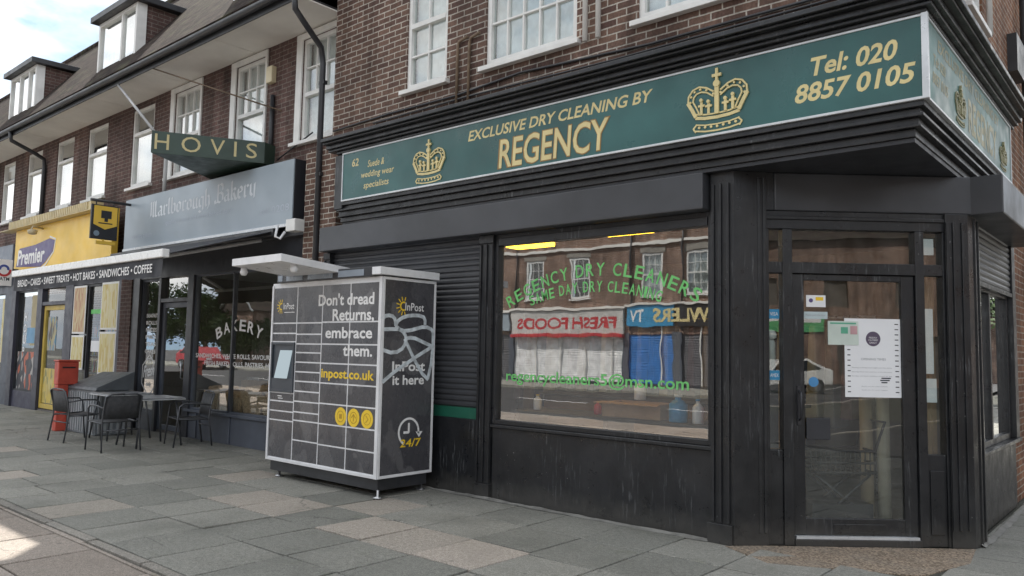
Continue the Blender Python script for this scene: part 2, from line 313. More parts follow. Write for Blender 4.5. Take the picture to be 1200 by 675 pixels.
class MB:
    def __init__(s, f=FW): s.v = []; s.f = []; s.fr = f; s.sm = []; s.cuts = []
    def add(s, pts, faces, fr=None, smooth=False):
        fr = fr or s.fr; b = len(s.v)
        s.v += [fr.p(*q) for q in pts]; s.f += [[b+i for i in q] for q in faces]; s.sm += [smooth]*len(faces); return s
    def box(s, u0, u1, d0, d1, z0, z1):
        P = [(u0, d0, z0), (u1, d0, z0), (u1, d1, z0), (u0, d1, z0), (u0, d0, z1), (u1, d0, z1), (u1, d1, z1), (u0, d1, z1)]
        return s.add(P, [(0, 3, 2, 1), (4, 5, 6, 7), (0, 1, 5, 4), (1, 2, 6, 5), (2, 3, 7, 6), (3, 0, 4, 7)])
    def hexa(s, P): return s.add(P, [(0, 3, 2, 1), (4, 5, 6, 7), (0, 1, 5, 4), (1, 2, 6, 5), (2, 3, 7, 6), (3, 0, 4, 7)])
    def prism(s, poly, z0, z1):                      # poly in (u,d)
        n = len(poly); P = [(a, b, z0) for a, b in poly]+[(a, b, z1) for a, b in poly]
        return s.add(P, [tuple(reversed(range(n))), tuple(range(n, 2*n))]+[(i, (i+1) % n, n+(i+1) % n, n+i) for i in range(n)])
    def profile(s, poly, u0, u1):                    # poly in (d,z) swept along u
        n = len(poly); P = [(u0, a, b) for a, b in poly]+[(u1, a, b) for a, b in poly]
        return s.add(P, [tuple(range(n)), tuple(reversed(range(n, 2*n)))]+[(i, n+i, n+(i+1) % n, (i+1) % n) for i in range(n)])
    def plate(s, poly, d0, d1):                      # poly in (u,z), thickness along d
        n = len(poly); P = [(a, d0, b) for a, b in poly]+[(a, d1, b) for a, b in poly]
        return s.add(P, [tuple(range(n)), tuple(reversed(range(n, 2*n)))]+[(i, n+i, n+(i+1) % n, (i+1) % n) for i in range(n)])
    def tube(s, pts, r, n=10, r1=None, cap=True):
        pts = [s.fr.p(*q) for q in pts]; b0 = len(s.v); m = len(pts); prev = None
        for i, p in enumerate(pts):
            t = ((pts[min(i+1, m-1)]-pts[max(i-1, 0)])).normalized()
            ref = prev if prev is not None else (Vector((0, 0, 1)) if abs(t.z) < 0.9 else Vector((1, 0, 0)))
            a = (ref-t*ref.dot(t)).normalized(); c = t.cross(a); prev = a
            rr = r if r1 is None else r+(r1-r)*i/(m-1)
            for k in range(n):
                w = 2*math.pi*k/n; s.v.append(p+a*math.cos(w)*rr+c*math.sin(w)*rr)
        for i in range(m-1):
            for k in range(n):
                s.f.append([b0+i*n+k, b0+i*n+(k+1) % n, b0+(i+1)*n+(k+1) % n, b0+(i+1)*n+k]); s.sm.append(True)
        if cap:
            s.f.append([b0+k for k in reversed(range(n))]); s.f.append([b0+(m-1)*n+k for k in range(n)]); s.sm += [False, False]
        return s
    def lathe(s, prof, c=(0, 0, 0), n=20):           # prof (r,z)
        b0 = len(s.v); m = len(prof)
        for r, z in prof:
            for k in range(n):
                w = 2*math.pi*k/n; s.v.append(s.fr.p(c[0]+r*math.cos(w), c[1]+r*math.sin(w), c[2]+z))
        for i in range(m-1):
            for k in range(n):
                s.f.append([b0+i*n+k, b0+i*n+(k+1) % n, b0+(i+1)*n+(k+1) % n, b0+(i+1)*n+k]); s.sm.append(True)
        s.f.append([b0+k for k in reversed(range(n))]); s.f.append([b0+(m-1)*n+k for k in range(n)]); s.sm += [False, False]
        return s
    def disc(s, u, d0, z, r, d1, n=24):
        return s.plate([(u+r*math.cos(2*math.pi*k/n), z+r*math.sin(2*math.pi*k/n)) for k in range(n)], d0, d1)
    def ring(s, u, z, r0, r1, d0, d1, a0=0, a1=360, n=28):
        for k in range(n):
            w0 = R(a0+(a1-a0)*k/n); w1 = R(a0+(a1-a0)*(k+1)/n)
            s.plate([(u+r0*math.cos(w0), z+r0*math.sin(w0)), (u+r1*math.cos(w0), z+r1*math.sin(w0)), (u+r1*math.cos(w1), z+r1*math.sin(w1)), (u+r0*math.cos(w1), z+r0*math.sin(w1))], d0, d1)
        return s
    def ribbon(s, pts, w, d0, d1):                   # flat stroke in (u,z)
        for i in range(len(pts)-1):
            a = Vector(pts[i]); b = Vector(pts[i+1]); t = (b-a)
            if t.length < 1e-6: continue
            t.normalize(); q = Vector((-t.y, t.x))*w/2; e = t*w*0.15; o = 0.0002*(i % 3)
            s.plate([tuple(a-q-e), tuple(b-q+e), tuple(b+q+e), tuple(a+q-e)], d0, d1+o)
        return s
    def build(s, name, mat, parent=None, bevel=0):
        if len(s.cuts) > 1:                          # every line of writing its own part
            first = None
            for (v0, f0), (v1, f1) in zip(s.cuts, s.cuts[1:]+[(len(s.v), len(s.f))]):
                q = MB(); q.v = s.v[v0:v1]; q.f = [[i-v0 for i in f] for f in s.f[f0:f1]]; q.sm = s.sm[f0:f1]
                o = q.build(name, mat, parent, bevel); first = first or o
            return first
        me = bpy.data.meshes.new(name); me.from_pydata([tuple(v) for v in s.v], [], s.f)
        bm = bmesh.new(); bm.from_mesh(me); bmesh.ops.recalc_face_normals(bm, faces=bm.faces); bm.to_mesh(me); bm.free()
        for i, p in enumerate(me.polygons): p.use_smooth = s.sm[i]
        return link(name, me, mat, parent, bevel)
def link(name, me, mat, parent=None, bevel=0):
    for m in (mat if isinstance(mat, (list, tuple)) else [mat]): me.materials.append(m)
    o = bpy.data.objects.new(name, me); COL.objects.link(o)
    if parent is not None: setpar(o, parent)
    if bevel:
        b = o.modifiers.new('bevel', 'BEVEL'); b.width = bevel; b.segments = 2; b.limit_method = 'ANGLE'; b.angle_limit = R(40)
    return o
def origin(o):
    m = Matrix.Identity(4)
    while o is not None: m = Matrix.Translation(o.location) @ m; o = o.parent if o.parent is None or o.type == 'EMPTY' else None
    return m
def setpar(o, p):
    o.parent = p
    root = p
    while root.parent: root = root.parent
    if p.type == 'EMPTY': o.matrix_parent_inverse = Matrix.Translation(p.location).inverted()
def thing(name, loc, label, cat, group=None):
    o = bpy.data.objects.new(name, None); o.empty_display_size = 0.2; o.location = loc; COL.objects.link(o)
    return tag(o, label, cat, group)
def tag(o, label, cat, group=None):
    o['label'] = label; o['category'] = cat
    if group: o['group'] = group
    return o
def structure(o): o['kind'] = 'structure'; return o

# ---------------------------------------------------------------- lettering
def raw_text(s, offset=0.0, extrude=0.0):
    c = bpy.data.curves.new('lettering', 'FONT'); c.body = s; c.size = 1; c.offset = offset; c.extrude = extrude; c.resolution_u = 3
    o = bpy.data.objects.new('lettering', c); COL.objects.link(o)
    dg = bpy.context.evaluated_depsgraph_get(); me = bpy.data.meshes.new_from_object(o.evaluated_get(dg))
    COL.objects.unlink(o); bpy.data.objects.remove(o); bpy.data.curves.remove(c)
    V = [(v.co.x, v.co.y) for v in me.vertices]; F = [tuple(p.vertices) for p in me.polygons]; bpy.data.meshes.remove(me)
    return V, F
def text(mb, fr, s, u0, z0, w, h, d, shear=0.0, bold=0.0, slope=0.0):
    """fit the ink box of s into w x h, left-bottom at (u0,z0)"""
    V, F = raw_text(s, bold); mb.cuts.append((len(mb.v), len(mb.f)))
    x0 = min(v[0] for v in V); x1 = max(v[0] for v in V); y0 = min(v[1] for v in V); y1 = max(v[1] for v in V)
    if w is None: w = (x1-x0)*h/(y1-y0)
    P = []
    for x, y in V:
        a = (x-x0)/(x1-x0); b = (y-y0)/(y1-y0)
        P.append((u0+a*(w-shear*h)+b*shear*h, d, z0+b*h+slope*a*w))
    mb.add(P, [tuple(f) for f in F], fr); return mb
def arc_text(mb, fr, s, ua, ub, z_end, sag, h, d, bold=0.0, wscale=0.78):
    mb.cuts.append((len(mb.v), len(mb.f)))
    c = ub-ua; rad = ((c/2)**2+sag**2)/(2*sag); uc = (ua+ub)/2; zc = z_end+sag-rad
    half = math.asin((c/2)/rad); adv = []
    for ch in s: adv.append(0.55 if ch == ' ' else 1.0 if ch not in 'IMWim' else (0.5 if ch in 'Ii' else 1.2))
    tot = sum(adv); acc = 0
    for ch, a in zip(s, adv):
        th = -half+2*half*(acc+a/2)/tot; acc += a
        if ch == ' ': continue
        V, F = raw_text(ch, bold); x0 = min(v[0] for v in V); x1 = max(v[0] for v in V); y0 = min(v[1] for v in V); y1 = max(v[1] for v in V)
        lw = 2*half*rad*a/tot*wscale; P = []
        for x, y in V:
            q = ((x-x0)/(x1-x0)-0.5)*lw; r = rad+((y-y0)/(y1-y0))*h
            P.append((uc+r*math.sin(th)+q*math.cos(th), d, zc+r*math.cos(th)-q*math.sin(th)))
        mb.add(P, [tuple(f) for f in F], fr)
    return mb
BL = {'a': ([[(.05,.52),(.18,.62),(.28,.52),(.28,.08),(.36,0)], [(.28,.35),(.06,.26),(.06,.08),(.15,0),(.28,.1)]], .42),
 'r': ([[(0,.55),(.08,.62),(.08,.08),(.16,0)], [(.08,.5),(.22,.62),(.3,.52)]], .36),
 'l': ([[(0,.93),(.08,1),(.08,.08),(.16,0)]], .24),
 'b': ([[(0,.93),(.08,1),(.08,.06),(.2,0),(.32,.1),(.32,.5),(.22,.6),(.08,.48)]], .42),
 'o': ([[(.06,.5),(.18,.62),(.32,.5),(.32,.12),(.2,0),(.06,.12),(.06,.5)]], .42),
 'u': ([[(0,.55),(.08,.62),(.08,.08),(.18,0),(.3,.12)], [(.24,.55),(.3,.62),(.3,.08),(.38,0)]], .44),
 'g': ([[(.3,.55),(.18,.62),(.06,.5),(.06,.12),(.18,.02),(.3,.14)], [(.24,.56),(.32,.62),(.32,-.18),(.18,-.3),(.04,-.2)]], .42),
 'h': ([[(0,.93),(.08,1),(.08,.08),(.14,0)], [(.08,.48),(.22,.62),(.32,.5),(.32,.05),(.2,-.2)]], .42),
 'k': ([[(0,.93),(.08,1),(.08,.08),(.14,0)], [(.08,.4),(.24,.62),(.32,.5),(.2,.36),(.32,.05),(.4,0)]], .44),
 'e': ([[(.3,.36),(.06,.3)], [(.06,.5),(.06,.12),(.18,0),(.3,.1)], [(.06,.5),(.18,.62),(.3,.5),(.3,.36)]], .38),
 'y': ([[(0,.55),(.08,.62),(.08,.15),(.18,.02),(.3,.12)], [(.24,.55),(.32,.62),(.32,-.1),(.1,-.3)]], .42),
 'M': ([[(0,.85),(.12,1),(.12,.1),(.0,-.04)], [(.12,.85),(.3,1),(.3,.08),(.36,0)], [(.3,.85),(.48,1),(.48,.08),(.6,0)]], .68),
 'B': ([[(0,.9),(.12,1),(.12,.05),(.3,0),(.44,.12),(.44,.42),(.3,.54),(.12,.48)], [(.12,.9),(.3,1),(.42,.88),(.42,.65),(.3,.54)], [(-.08,.16),(-.04,0),(.14,.05)]], .52)}
def blackletter(mb, fr, s, u0, z0, w, h, d):
    mb.cuts.append((len(mb.v), len(mb.f)))
    tot = sum(BL[c][1] for c in s); k = w/tot; acc = 0; pen = Vector((0.05, 0.045)); n = 0
    for ch in s:
        for line in BL[ch][0]:
            for a, b in zip(line, line[1:]):
                A = Vector(a); B = Vector(b)
                pts = [A-pen, A+pen, B-pen, B+pen]
                # convex hull of the two nib positions
                pts = sorted(pts, key=lambda q: (q.x, q.y)); lo = []
                def cr(o, p, q): return (p.x-o.x)*(q.y-o.y)-(p.y-o.y)*(q.x-o.x)
                for q in pts:
                    while len(lo) > 1 and cr(lo[-2], lo[-1], q) <= 1e-9: lo.pop()
                    lo.append(q)
                up = []
                for q in reversed(pts):
                    while len(up) > 1 and cr(up[-2], up[-1], q) <= 1e-9: up.pop()
                    up.append(q)
                hull = lo[:-1]+up[:-1]; n += 1
                if len(hull) < 3: continue
                mb.add([(u0+(acc+q.x)*k, d+0.0003*(n % 4), z0+q.y*h) for q in hull], [tuple(range(len(hull)))], fr)
        acc += BL[ch][1]
    return mb
def crown(mb, fr, u0, u1, z0, z1, d):
    W_ = u1-u0; H = z1-z0
    X = lambda a: u0+a*W_
    Z = lambda b: z0+b*H
    t = 0.003; cnt = [0]
    def rib(pts, w): cnt[0] += 1; mb.ribbon([(X(a), Z(b)) for a, b in pts], w*W_*0.82, d, d+t+0.0007*cnt[0])
    # base band, curved
    for b, w in ((0.03, 0.03), (0.13, 0.025), (0.24, 0.06), (0.30, 0.03)):
        rib([(0.14+0.01*b, b+0.02), (0.3, b-0.01), (0.5, b-0.02), (0.7, b-0.01), (0.86-0.01*b, b+0.02)], w)
    for i in range(7): mb.disc(X(0.2+0.1*i), d, Z(0.075+0.02*abs(i-3)/3), 0.022*W_, d+t+0.004, 8)
    rib([(0.14, 0.03), (0.10, 0.09), (0.16, 0.15)], 0.03); rib([(0.86, 0.03), (0.90, 0.09), (0.84, 0.15)], 0.03)
    # arches, double line with pearls
    for sgn in (-1, 1):
        A = [(0.5+sgn*x, y) for x, y in ((0.36, 0.28), (0.42, 0.40), (0.49, 0.52), (0.48, 0.63), (0.41, 0.72), (0.30, 0.755), (0.18, 0.72), (0.06, 0.64))]
        B = [(0.5+sgn*x, y) for x, y in ((0.30, 0.32), (0.35, 0.43), (0.405, 0.53), (0.39, 0.60), (0.34, 0.65), (0.26, 0.665), (0.17, 0.64), (0.06, 0.56))]
        rib(A, 0.032); rib(B, 0.028)
        for (a, b), (c, e) in zip(A[2:], B[2:]): mb.disc(X((a+c)/2), d, Z((b+e)/2), 0.019*W_, d+t+0.009, 8)
        rib([A[0], A[1], A[2]], 0.07)
        # fleur and cross pieces standing on the band
        for x, h_ in ((0.14, 0.16), (0.26, 0.20)):
            rib([(0.5+sgn*x, 0.30), (0.5+sgn*x, 0.30+h_)], 0.05); rib([(0.5+sgn*(x-0.05), 0.34+h_*0.5), (0.5+sgn*(x+0.05), 0.34+h_*0.5)], 0.04)
            mb.disc(X(0.5+sgn*x), d, Z(0.33+h_), 0.028*W_, d+t+0.017, 10)
    rib([(0.5, 0.28), (0.5, 0.70)], 0.085); mb.disc(X(0.5), d, Z(0.75), 0.055*W_, d+t+0.020, 14)
    rib([(0.5, 0.78), (0.5, 0.99)], 0.05); rib([(0.43, 0.885), (0.57, 0.885)], 0.055)
    return mb

# ---------------------------------------------------------------- wall and window builders
def wall_mesh(mb, fr, u0, u1, z0, z1, holes, d=0.0, depth=0.12):
    us = sorted({u0, u1, *[h[0] for h in holes], *[h[1] for h in holes]}); zs = sorted({z0, z1, *[h[2] for h in holes], *[h[3] for h in holes]})
    for a, b in zip(us, us[1:]):
        for c, e in zip(zs, zs[1:]):
            m = ((a+b)/2, (c+e)/2)
            if any(h[0] < m[0] < h[1] and h[2] < m[1] < h[3] for h in holes): continue
            mb.add([(a, d, c), (b, d, c), (b, d, e), (a, d, e)], [(0, 1, 2, 3)], fr)
    for h in holes:
        a, b, c, e = h
        mb.add([(a, d, c), (b, d, c), (b, d, e), (a, d, e), (a, d-depth, c), (b, d-depth, c), (b, d-depth, e), (a, d-depth, e)],
               [(0, 4, 5, 1), (1, 5, 6, 2), (2, 6, 7, 3), (3, 7, 4, 0)], fr)
    return mb
def frame_rect(mb, u0, u1, z0, z1, w, d0, d1):
    mb.box(u0, u0+w, d0, d1, z0, z1); mb.box(u1-w, u1, d0, d1, z0, z1); mb.box(u0+w, u1-w, d0, d1, z0, z0+w); mb.box(u0+w, u1-w, d0, d1, z1-w, z1)
def sash(parent, fr, u0, u1, z0, z1, d=0.0, cols=3, rows=2, mid=0.5, lower_rows=2, fw=0.07, blind=NET, sill=True, boards=0.0, lower_cols=None, drop=1.0):
    f = MB(fr); D0, D1 = d-0.10, d-0.02
    frame_rect(f, u0, u1, z0, z1, fw, D0, D1)
    if boards:
        f.box(u0-boards, u0-0.001, D0+0.01, d+0.025, z0-0.02, z1); f.box(u1+0.001, u1+boards*0.4, D0+0.01, d+0.025, z0-0.02, z1)
        f.box(u0-boards, u1+boards*0.4, D0+0.01, d+0.028, z1+0.001, z1+0.09)
    zm = z0+(z1-z0)*mid
    f.box(u0+fw, u1-fw, D0+0.005, D1+0.008, zm-0.03, zm+0.03)
    def bars(a, b, c, e, nc, nr):
        for i in range(1, nc): x = a+(b-a)*i/nc; f.box(x-0.011, x+0.011, D0+0.02, D1-0.012, c, e)
        for i in range(1, nr): z = c+(e-c)*i/nr; f.box(a, b, D0+0.022, D1-0.010, z-0.011, z+0.011)
    bars(u0+fw, u1-fw, zm+0.03, z1-fw, cols, rows); bars(u0+fw, u1-fw, z0+fw, zm-0.03, lower_cols or cols, lower_rows)
    w = f.build('window', WHITE, parent)
    MB(fr).box(u0+fw-0.005, u1-fw+0.005, D0+0.03, D0+0.036, z0+fw-0.005, z1-fw+0.005).build('pane', GLASSUP, w)
    if blind:
        c = MB(fr); n = max(6, int((u1-u0)/0.07)); P = []
        zt = z0+0.02+(z1-z0-0.04)*drop
        for i in range(n+1):
            x = u0+0.02+(u1-u0-0.04)*i/n; dd = D0-0.06+0.018*math.sin(i*2.1)+0.008*math.sin(i*5.3); P += [(x, dd, z0+0.02), (x, dd, zt)]
        c.add(P, [(2*i, 2*i+2, 2*i+3, 2*i+1) for i in range(n)], smooth=True)
        c.build('curtain', blind, w)
    MB(fr).box(u0-0.05, u1+0.05, D0-0.35, D0-0.34, z0-0.05, z1+0.05).build('room_dark', DARKIN, w)
    if sill: MB(fr).box(u0-0.06-boards, u1+0.06, D0, d+0.075, z0-0.075, z0-0.021).build('sill', WHITE, w, 0.006)
    return w

# ================================================================ SETTING
structure(MB().box(-220, 160, -220, 160, -0.40, -0.20).build('ground', ASPH))
structure(MB().box(-120, 90, -15.0, -2.6, -0.19, -0.13).build('road', ASPH))
rm = MB()
for i in range(-20, 14): rm.box(i*6.0, i*6.0+3.0, -8.85, -8.75, -0.126, -0.122)
structure(rm.build('road_marking', PRINTW))
kb = MB()
for i in range(-60, 30): kb.box(i*0.92, i*0.92+0.91, -2.6, -2.45, -0.19, -0.002)
structure(kb.build('kerb', KERB, None, 0.012))
structure(MB().box(-60, 40, -2.45, 40, -0.19, -0.022).build('paving_bed', DIRT))
structure(MB().box(4.2, 11.5, -2.45, 60, -0.02, -0.016).build('side_road', ASPH))
# public footway slabs
def slab_mesh(mb, u0, u1, v0, v1, z=0.0):
    dz = random.uniform(-0.003, 0.002); g = random.uniform(0.005, 0.012); tx = random.uniform(-0.003, 0.003); ty = random.uniform(-0.003, 0.003); b = 0.004
    T = [(u0+g, v0+g, -tx-ty), (u1-g, v0+g, tx-ty), (u1-g, v1-g, tx+ty), (u0+g, v1-g, -tx+ty)]
    P = [(a, c, z-0.03) for a, c, t in T]+[(a, c, z+dz+t-b) for a, c, t in T]
    I = [(u0+g+b, v0+g+b, T[0][2]), (u1-g-b, v0+g+b, T[1][2]), (u1-g-b, v1-g-b, T[2][2]), (u0+g+b, v1-g-b, T[3][2])]
    P += [(a, c, z+dz+t) for a, c, t in I]
    mb.add(P, [(8, 9, 10, 11)]+[(4+i, 4+(i+1) % 4, 8+(i+1) % 4, 8+i) for i in range(4)]+[(i, (i+1) % 4, 4+(i+1) % 4, 4+i) for i in range(4)])
fwm = MB(); y = -2.44; row = 0
while y < 2.55:
    y1 = min(y+0.62, 2.565); x = -34+(row % 2)*0.42+random.uniform(0, 0.1)
    while x < 3.6: w = random.choice((0.6, 0.75, 0.9, 0.9)); slab_mesh(fwm, x, x+w, y, y1); x += w
    y = y1; row += 1
structure(fwm.build('footway', SLABF))
es = MB(); x = -34
while x < 12: slab_mesh(es, x, x+0.91, 2.575, 2.665, 0.004); x += 0.915
structure(es.build('edging_strip', KERB))
PALE = [(-7.68, 3.08), (-10.2, 3.3), (-7.27, 4.4), (-6.65, 4.5), (-6.05, 5.1), (-5.45, 4.5), (-4.8, 4.4), (-4.2, 4.45), (-8.6, 4.9), (-1.9, 4.4), (-12.6, 4.1), (-3.2, 3.1)]
GRAV = [(-2.89, 6.06), (-2.43, 5.80), (-1.49, 6.26), (-1.30, 6.90), (-1.36, 7.45), (-2.66, 6.30)]
pv = MB(); pp = MB(); k = 0
x = -7.6-0.62*40
while x < 3.6:
    hot = any(x-0.05 < p[0] < x+0.67 for p in PALE)
    y = 2.672; L = 0.75 if hot else random.uniform(0.42, 0.76)
    top = 6.6 if x+0.3 < -1.5 else 30
    while y < top:
        y1 = y+L; c = (x+0.31, (y+y1)/2)
        ispale = any(abs(p[0]-c[0]) < 0.31 and abs(p[1]-c[1]) < L/2 for p in PALE)
        if not (-2.95 < c[0] < -1.35 and 5.95 < c[1] < 7.6):
            slab_mesh(pp if ispale else pv, x, x+0.62, y, y1)
        y = y1; L = random.choice((0.68, 0.68, 0.66, 0.7)) if not hot else 0.68
    x += 0.62
structure(pv.build('pavement', SLAB)); structure(pp.build('pale_paving', SLABP))
structure(MB().prism([(-3.0, 5.98), (-1.2, 5.98), (-1.2, 7.6), (-3.0, 7.6)], -0.03, -0.008).build('pavement_infill', DIRT))
structure(MB().prism(GRAV, -0.03, 0.003).build('entrance_apron', AGG))
fl = MB()
def fillet(pts):
    for a, b in zip(pts, pts[1:]):
        a = Vector(a); b = Vector(b); n = max(2, int((b-a).length/0.12)); t = (b-a).normalized(); q = Vector((t.y, -t.x)); prev = None
        for i in range(n+1):
            p = a+(b-a)*i/n; w = random.uniform(0.03, 0.06); h = random.uniform(0.012, 0.026); c = p+q*w
            cur = [(p.x, p.y, h), (c.x, c.y, 0.004), (p.x, p.y, -0.02)]
            if prev: fl.add(prev+cur, [(0, 3, 4, 1)])
            prev = cur
fillet([(-8.5, 6.12), (-3.06, 6.12)]); fillet([(-1.34, 7.56), (-1.36, 9.9)])
structure(fl.build('cement_fillet', MORT))
structure(MB().box(-120, 90, -20, -15.0, -0.19, -0.02).build('far_footway', SLAB))

# ================================================================ CORNER BUILDING
CB = thing('corner_building', (-5, 8, 0), 'dark brick corner building with black painted shop front and chamfered corner doorway', 'building')
holes = [(-7.30, -6.58, 4.78, 6.30), (-5.94, -4.66, 4.78, 6.30), (-3.92, -2.64, 4.78, 6.30)]
FU = Frame((0, 6.35, 0), (1, 0, 0), (0, -1, 0))
FSU = Frame((-1.45, 0, 0), (0, 1, 0), (1, 0, 0))
wm = MB(); wall_mesh(wm, FU, -8.80, -1.45, 3.6, 9.2, holes)
wall_mesh(wm, FU, -9.35, -8.62, 0.0, 4.30, [], 0.03)
wm.add([(-8.62, 0.03, 0), (-8.62, -0.1, 0), (-8.62, -0.1, 4.3), (-8.62, 0.03, 4.3), (-9.35, 0.03, 4.3), (-9.35, -0.1, 4.3)], [(0, 1, 2, 3), (3, 2, 5, 4)], FU)
wm.add([(-8.80, 0, 4.3), (-8.80, 0, 9.2), (-8.80, -3.0, 9.2), (-8.80, -3.0, 4.3)], [(0, 1, 2, 3)], FU)
wm.build('wall', BRICK, CB)
ws = MB(); wall_mesh(ws, FSU, 6.35, 16.0, 3.6, 9.2, [(8.10, 8.95, 4.90, 6.3), (12.5, 13.6, 4.9, 6.3)])
wall_mesh(ws, FSU, 10.0, 16.0, 0.0, 3.0, []); wall_mesh(ws, FSU, 9.60, 16.0, 3.0, 3.6, []); ws.add([(10.0, 0.0, 0), (10.0, -0.2, 0), (10.0, -0.2, 3.0), (10.0, 0.0, 3.0)], [(0, 1, 2, 3)], FSU)
ws.build('side_wall', BRICKY, CB)
MB().box(-8.8, -1.46, 15.9, 16.0, 0, 9.2).build('rear_wall', BRICKO, CB)
rf = MB(); rf.hexa([(-9.0, 6.0, 9.2), (-1.0, 6.0, 9.2), (-1.0, 16.3, 9.2), (-9.0, 16.3, 9.2), (-9.0, 10.2, 12.0), (-4.5, 10.2, 12.0), (-4.5, 12.0, 12.0), (-9.0, 12.0, 12.0)])
rf.build('roof', TILES, CB)
sash(CB, FU, -7.30, -6.58, 4.78, 6.30, 0, 2, 1, 0.53, 2, 0.055)
sash(CB, FU, -5.94, -4.66, 4.78, 6.30, 0, 5, 2, 0.62, 2, 0.06)
sash(CB, FU, -3.92, -2.64, 4.78, 6.30, 0, 5, 2, 0.62, 2, 0.06)
sash(CB, FSU, 8.10, 8.95, 4.90, 6.3, 0, 2, 2, 0.5, 2, 0.06)
sash(CB, FSU, 12.5, 13.6, 4.90, 6.3, 0, 2, 2, 0.5, 2, 0.06)
# cornice + entablature, L-shaped steps
def Lstep(mb, d, z0, z1, xl=-8.02, yr=9.62, back=0.5):
    e = d-0.15
    mb.prism([(xl, 6.15-d), (-1.38+e, 6.15-d), (-1.38+e, yr), (-1.6, yr), (-1.6, 6.15+back), (xl, 6.15+back)], z0, z1)
co = MB()
for d, z0, z1 in ((0.235, 3.99, 4.02), (0.275, 4.022, 4.05), (0.31, 4.052, 4.10), (0.365, 4.102, 4.125), (0.40, 4.127, 4.17)): Lstep(co, d, z0, z1, -8.22 if d > 0.24 else -8.1)
co.build('cornice', BLACK, CB, 0.006)
fl2 = MB(); d = 0.395
fl2.hexa([(-8.2, 5.76, 4.172), (-1.14, 5.76, 4.172), (-1.40, 6.36, 4.172), (-8.2, 6.36, 4.172), (-8.2, 5.80, 4.18), (-1.2, 5.80, 4.18), (-1.46, 6.345, 4.30), (-8.2, 6.345, 4.30)])
fl2.hexa([(-1.46, 6.36, 4.172), (-1.14, 5.77, 4.172), (-1.14, 9.6, 4.172), (-1.46, 9.6, 4.172), (-1.46, 6.345, 4.30), (-1.2, 5.80, 4.182), (-1.2, 9.6, 4.182), (-1.455, 9.6, 4.30)])
fl2.build('lead_flashing', GUTTER, CB)
en = MB()
for d, z0, z1 in ((0.20, 3.33, 3.375), (0.165, 3.29, 3.328), (0.19, 3.265, 3.288), (0.15, 3.215, 3.263), (0.165, 3.195, 3.213), (0.12, 3.135, 3.193)): Lstep(en, d, z0, z1, -8.12)
en.build('entablature', BLACK, CB, 0.004)
MB().prism([(-8.1, 6.05), (-1.42, 6.05), (-1.42, 9.6), (-2.9, 9.6), (-2.9, 6.7), (-8.1, 6.7)], 3.10, 3.133).build('soffit', BLACKFLAT, CB)
MB(FM).box(-8.16, -7.995, -0.1, 0.20, 3.29, 3.985).build('fascia_bracket', BLACK, CB, 0.006)
# backing of the fascia
MB().prism([(-8.0, 5.96), (-1.34, 5.96), (-1.34, 9.5), (-1.6, 9.5), (-1.6, 6.4), (-8.0, 6.4)], 3.377, 3.988).build('fascia_backing', BLACKFLAT, CB)
# shutter boxes
MB(FC).box(-0.02, 0.134, -0.3, 0.0, 2.78, 3.098).build('box_cheek', BLACK, CB)
MB(FC).box(0.05, 1.75, -0.25, -0.201, 2.78, 3.099).build('head_board', BLACKFLAT, CB)
MB(FM).box(-8.55, -3.07, -0.2, 0.13, 2.785, 3.10).build('shutter_box', BOXMAT, CB, 0.01)
MB(FC).box(0.135, 1.84, -0.2, 0.015, 2.775, 3.098).build('shutter_box', BOXMAT, CB, 0.01)
MB(FS).box(7.50, 9.95, -0.2, 0.28, 2.77, 3.098).build('shutter_box', BOXMAT, CB, 0.01)
# closed roller shutter on the left bay: slatted
def slats(fr, u0, u1, z0, z1, d, pitch=0.062):
    m = MB(fr); P = []; z = z0; n = 0
    while z < z1:
        P += [(d, z), (d+0.012, z+pitch*0.28), (d+0.012, z+pitch*0.62), (d, z+pitch*0.96)]; z += pitch
    V = [(u0, a, b) for a, b in P]+[(u1, a, b) for a, b in P]; k = len(P)
    m.add(V, [(i, k+i, k+i+1, i+1) for i in range(k-1)]); return m
SHUT = shutter_mat('shutter_slats', (0.050, 0.052, 0.058))
slats(FM, -8.47, -5.79, 0.92, 2.80, -0.075).build('roller_shutter', SHUT, CB)
MB(FM).box(-8.47, -5.79, -0.085, -0.055, 0.80, 0.918).build('shutter_sill', plain('green_panel', (0.02, 0.13, 0.085), 0.4), CB)
slats(FS, 7.80, 9.93, 2.26, 2.80, -0.03).build('roller_shutter', SHUT, CB)
MB(FS).box(7.80, 9.93, -0.05, -0.005, 2.215, 2.258).build('shutter_bar', BLACK, CB, 0.004)
# stall risers
sr = MB(FM); sr.box(-8.5, -5.78, -0.15, -0.03, 0, 0.80); sr.box(-5.56, -3.05, -0.15, -0.02, 0, 0.74); sr.box(-5.56, -3.05, -0.15, 0.02, 0.742, 0.775)
sr.build('stall_riser', BLACK, CB, 0.006)
ss = MB(FS); ss.box(7.78, 9.98, -0.15, -0.04, 0, 0.69); ss.box(7.78, 9.98, -0.15, 0.02, 0.692, 0.73)
ss.build('stall_riser', BLACK, CB, 0.006)
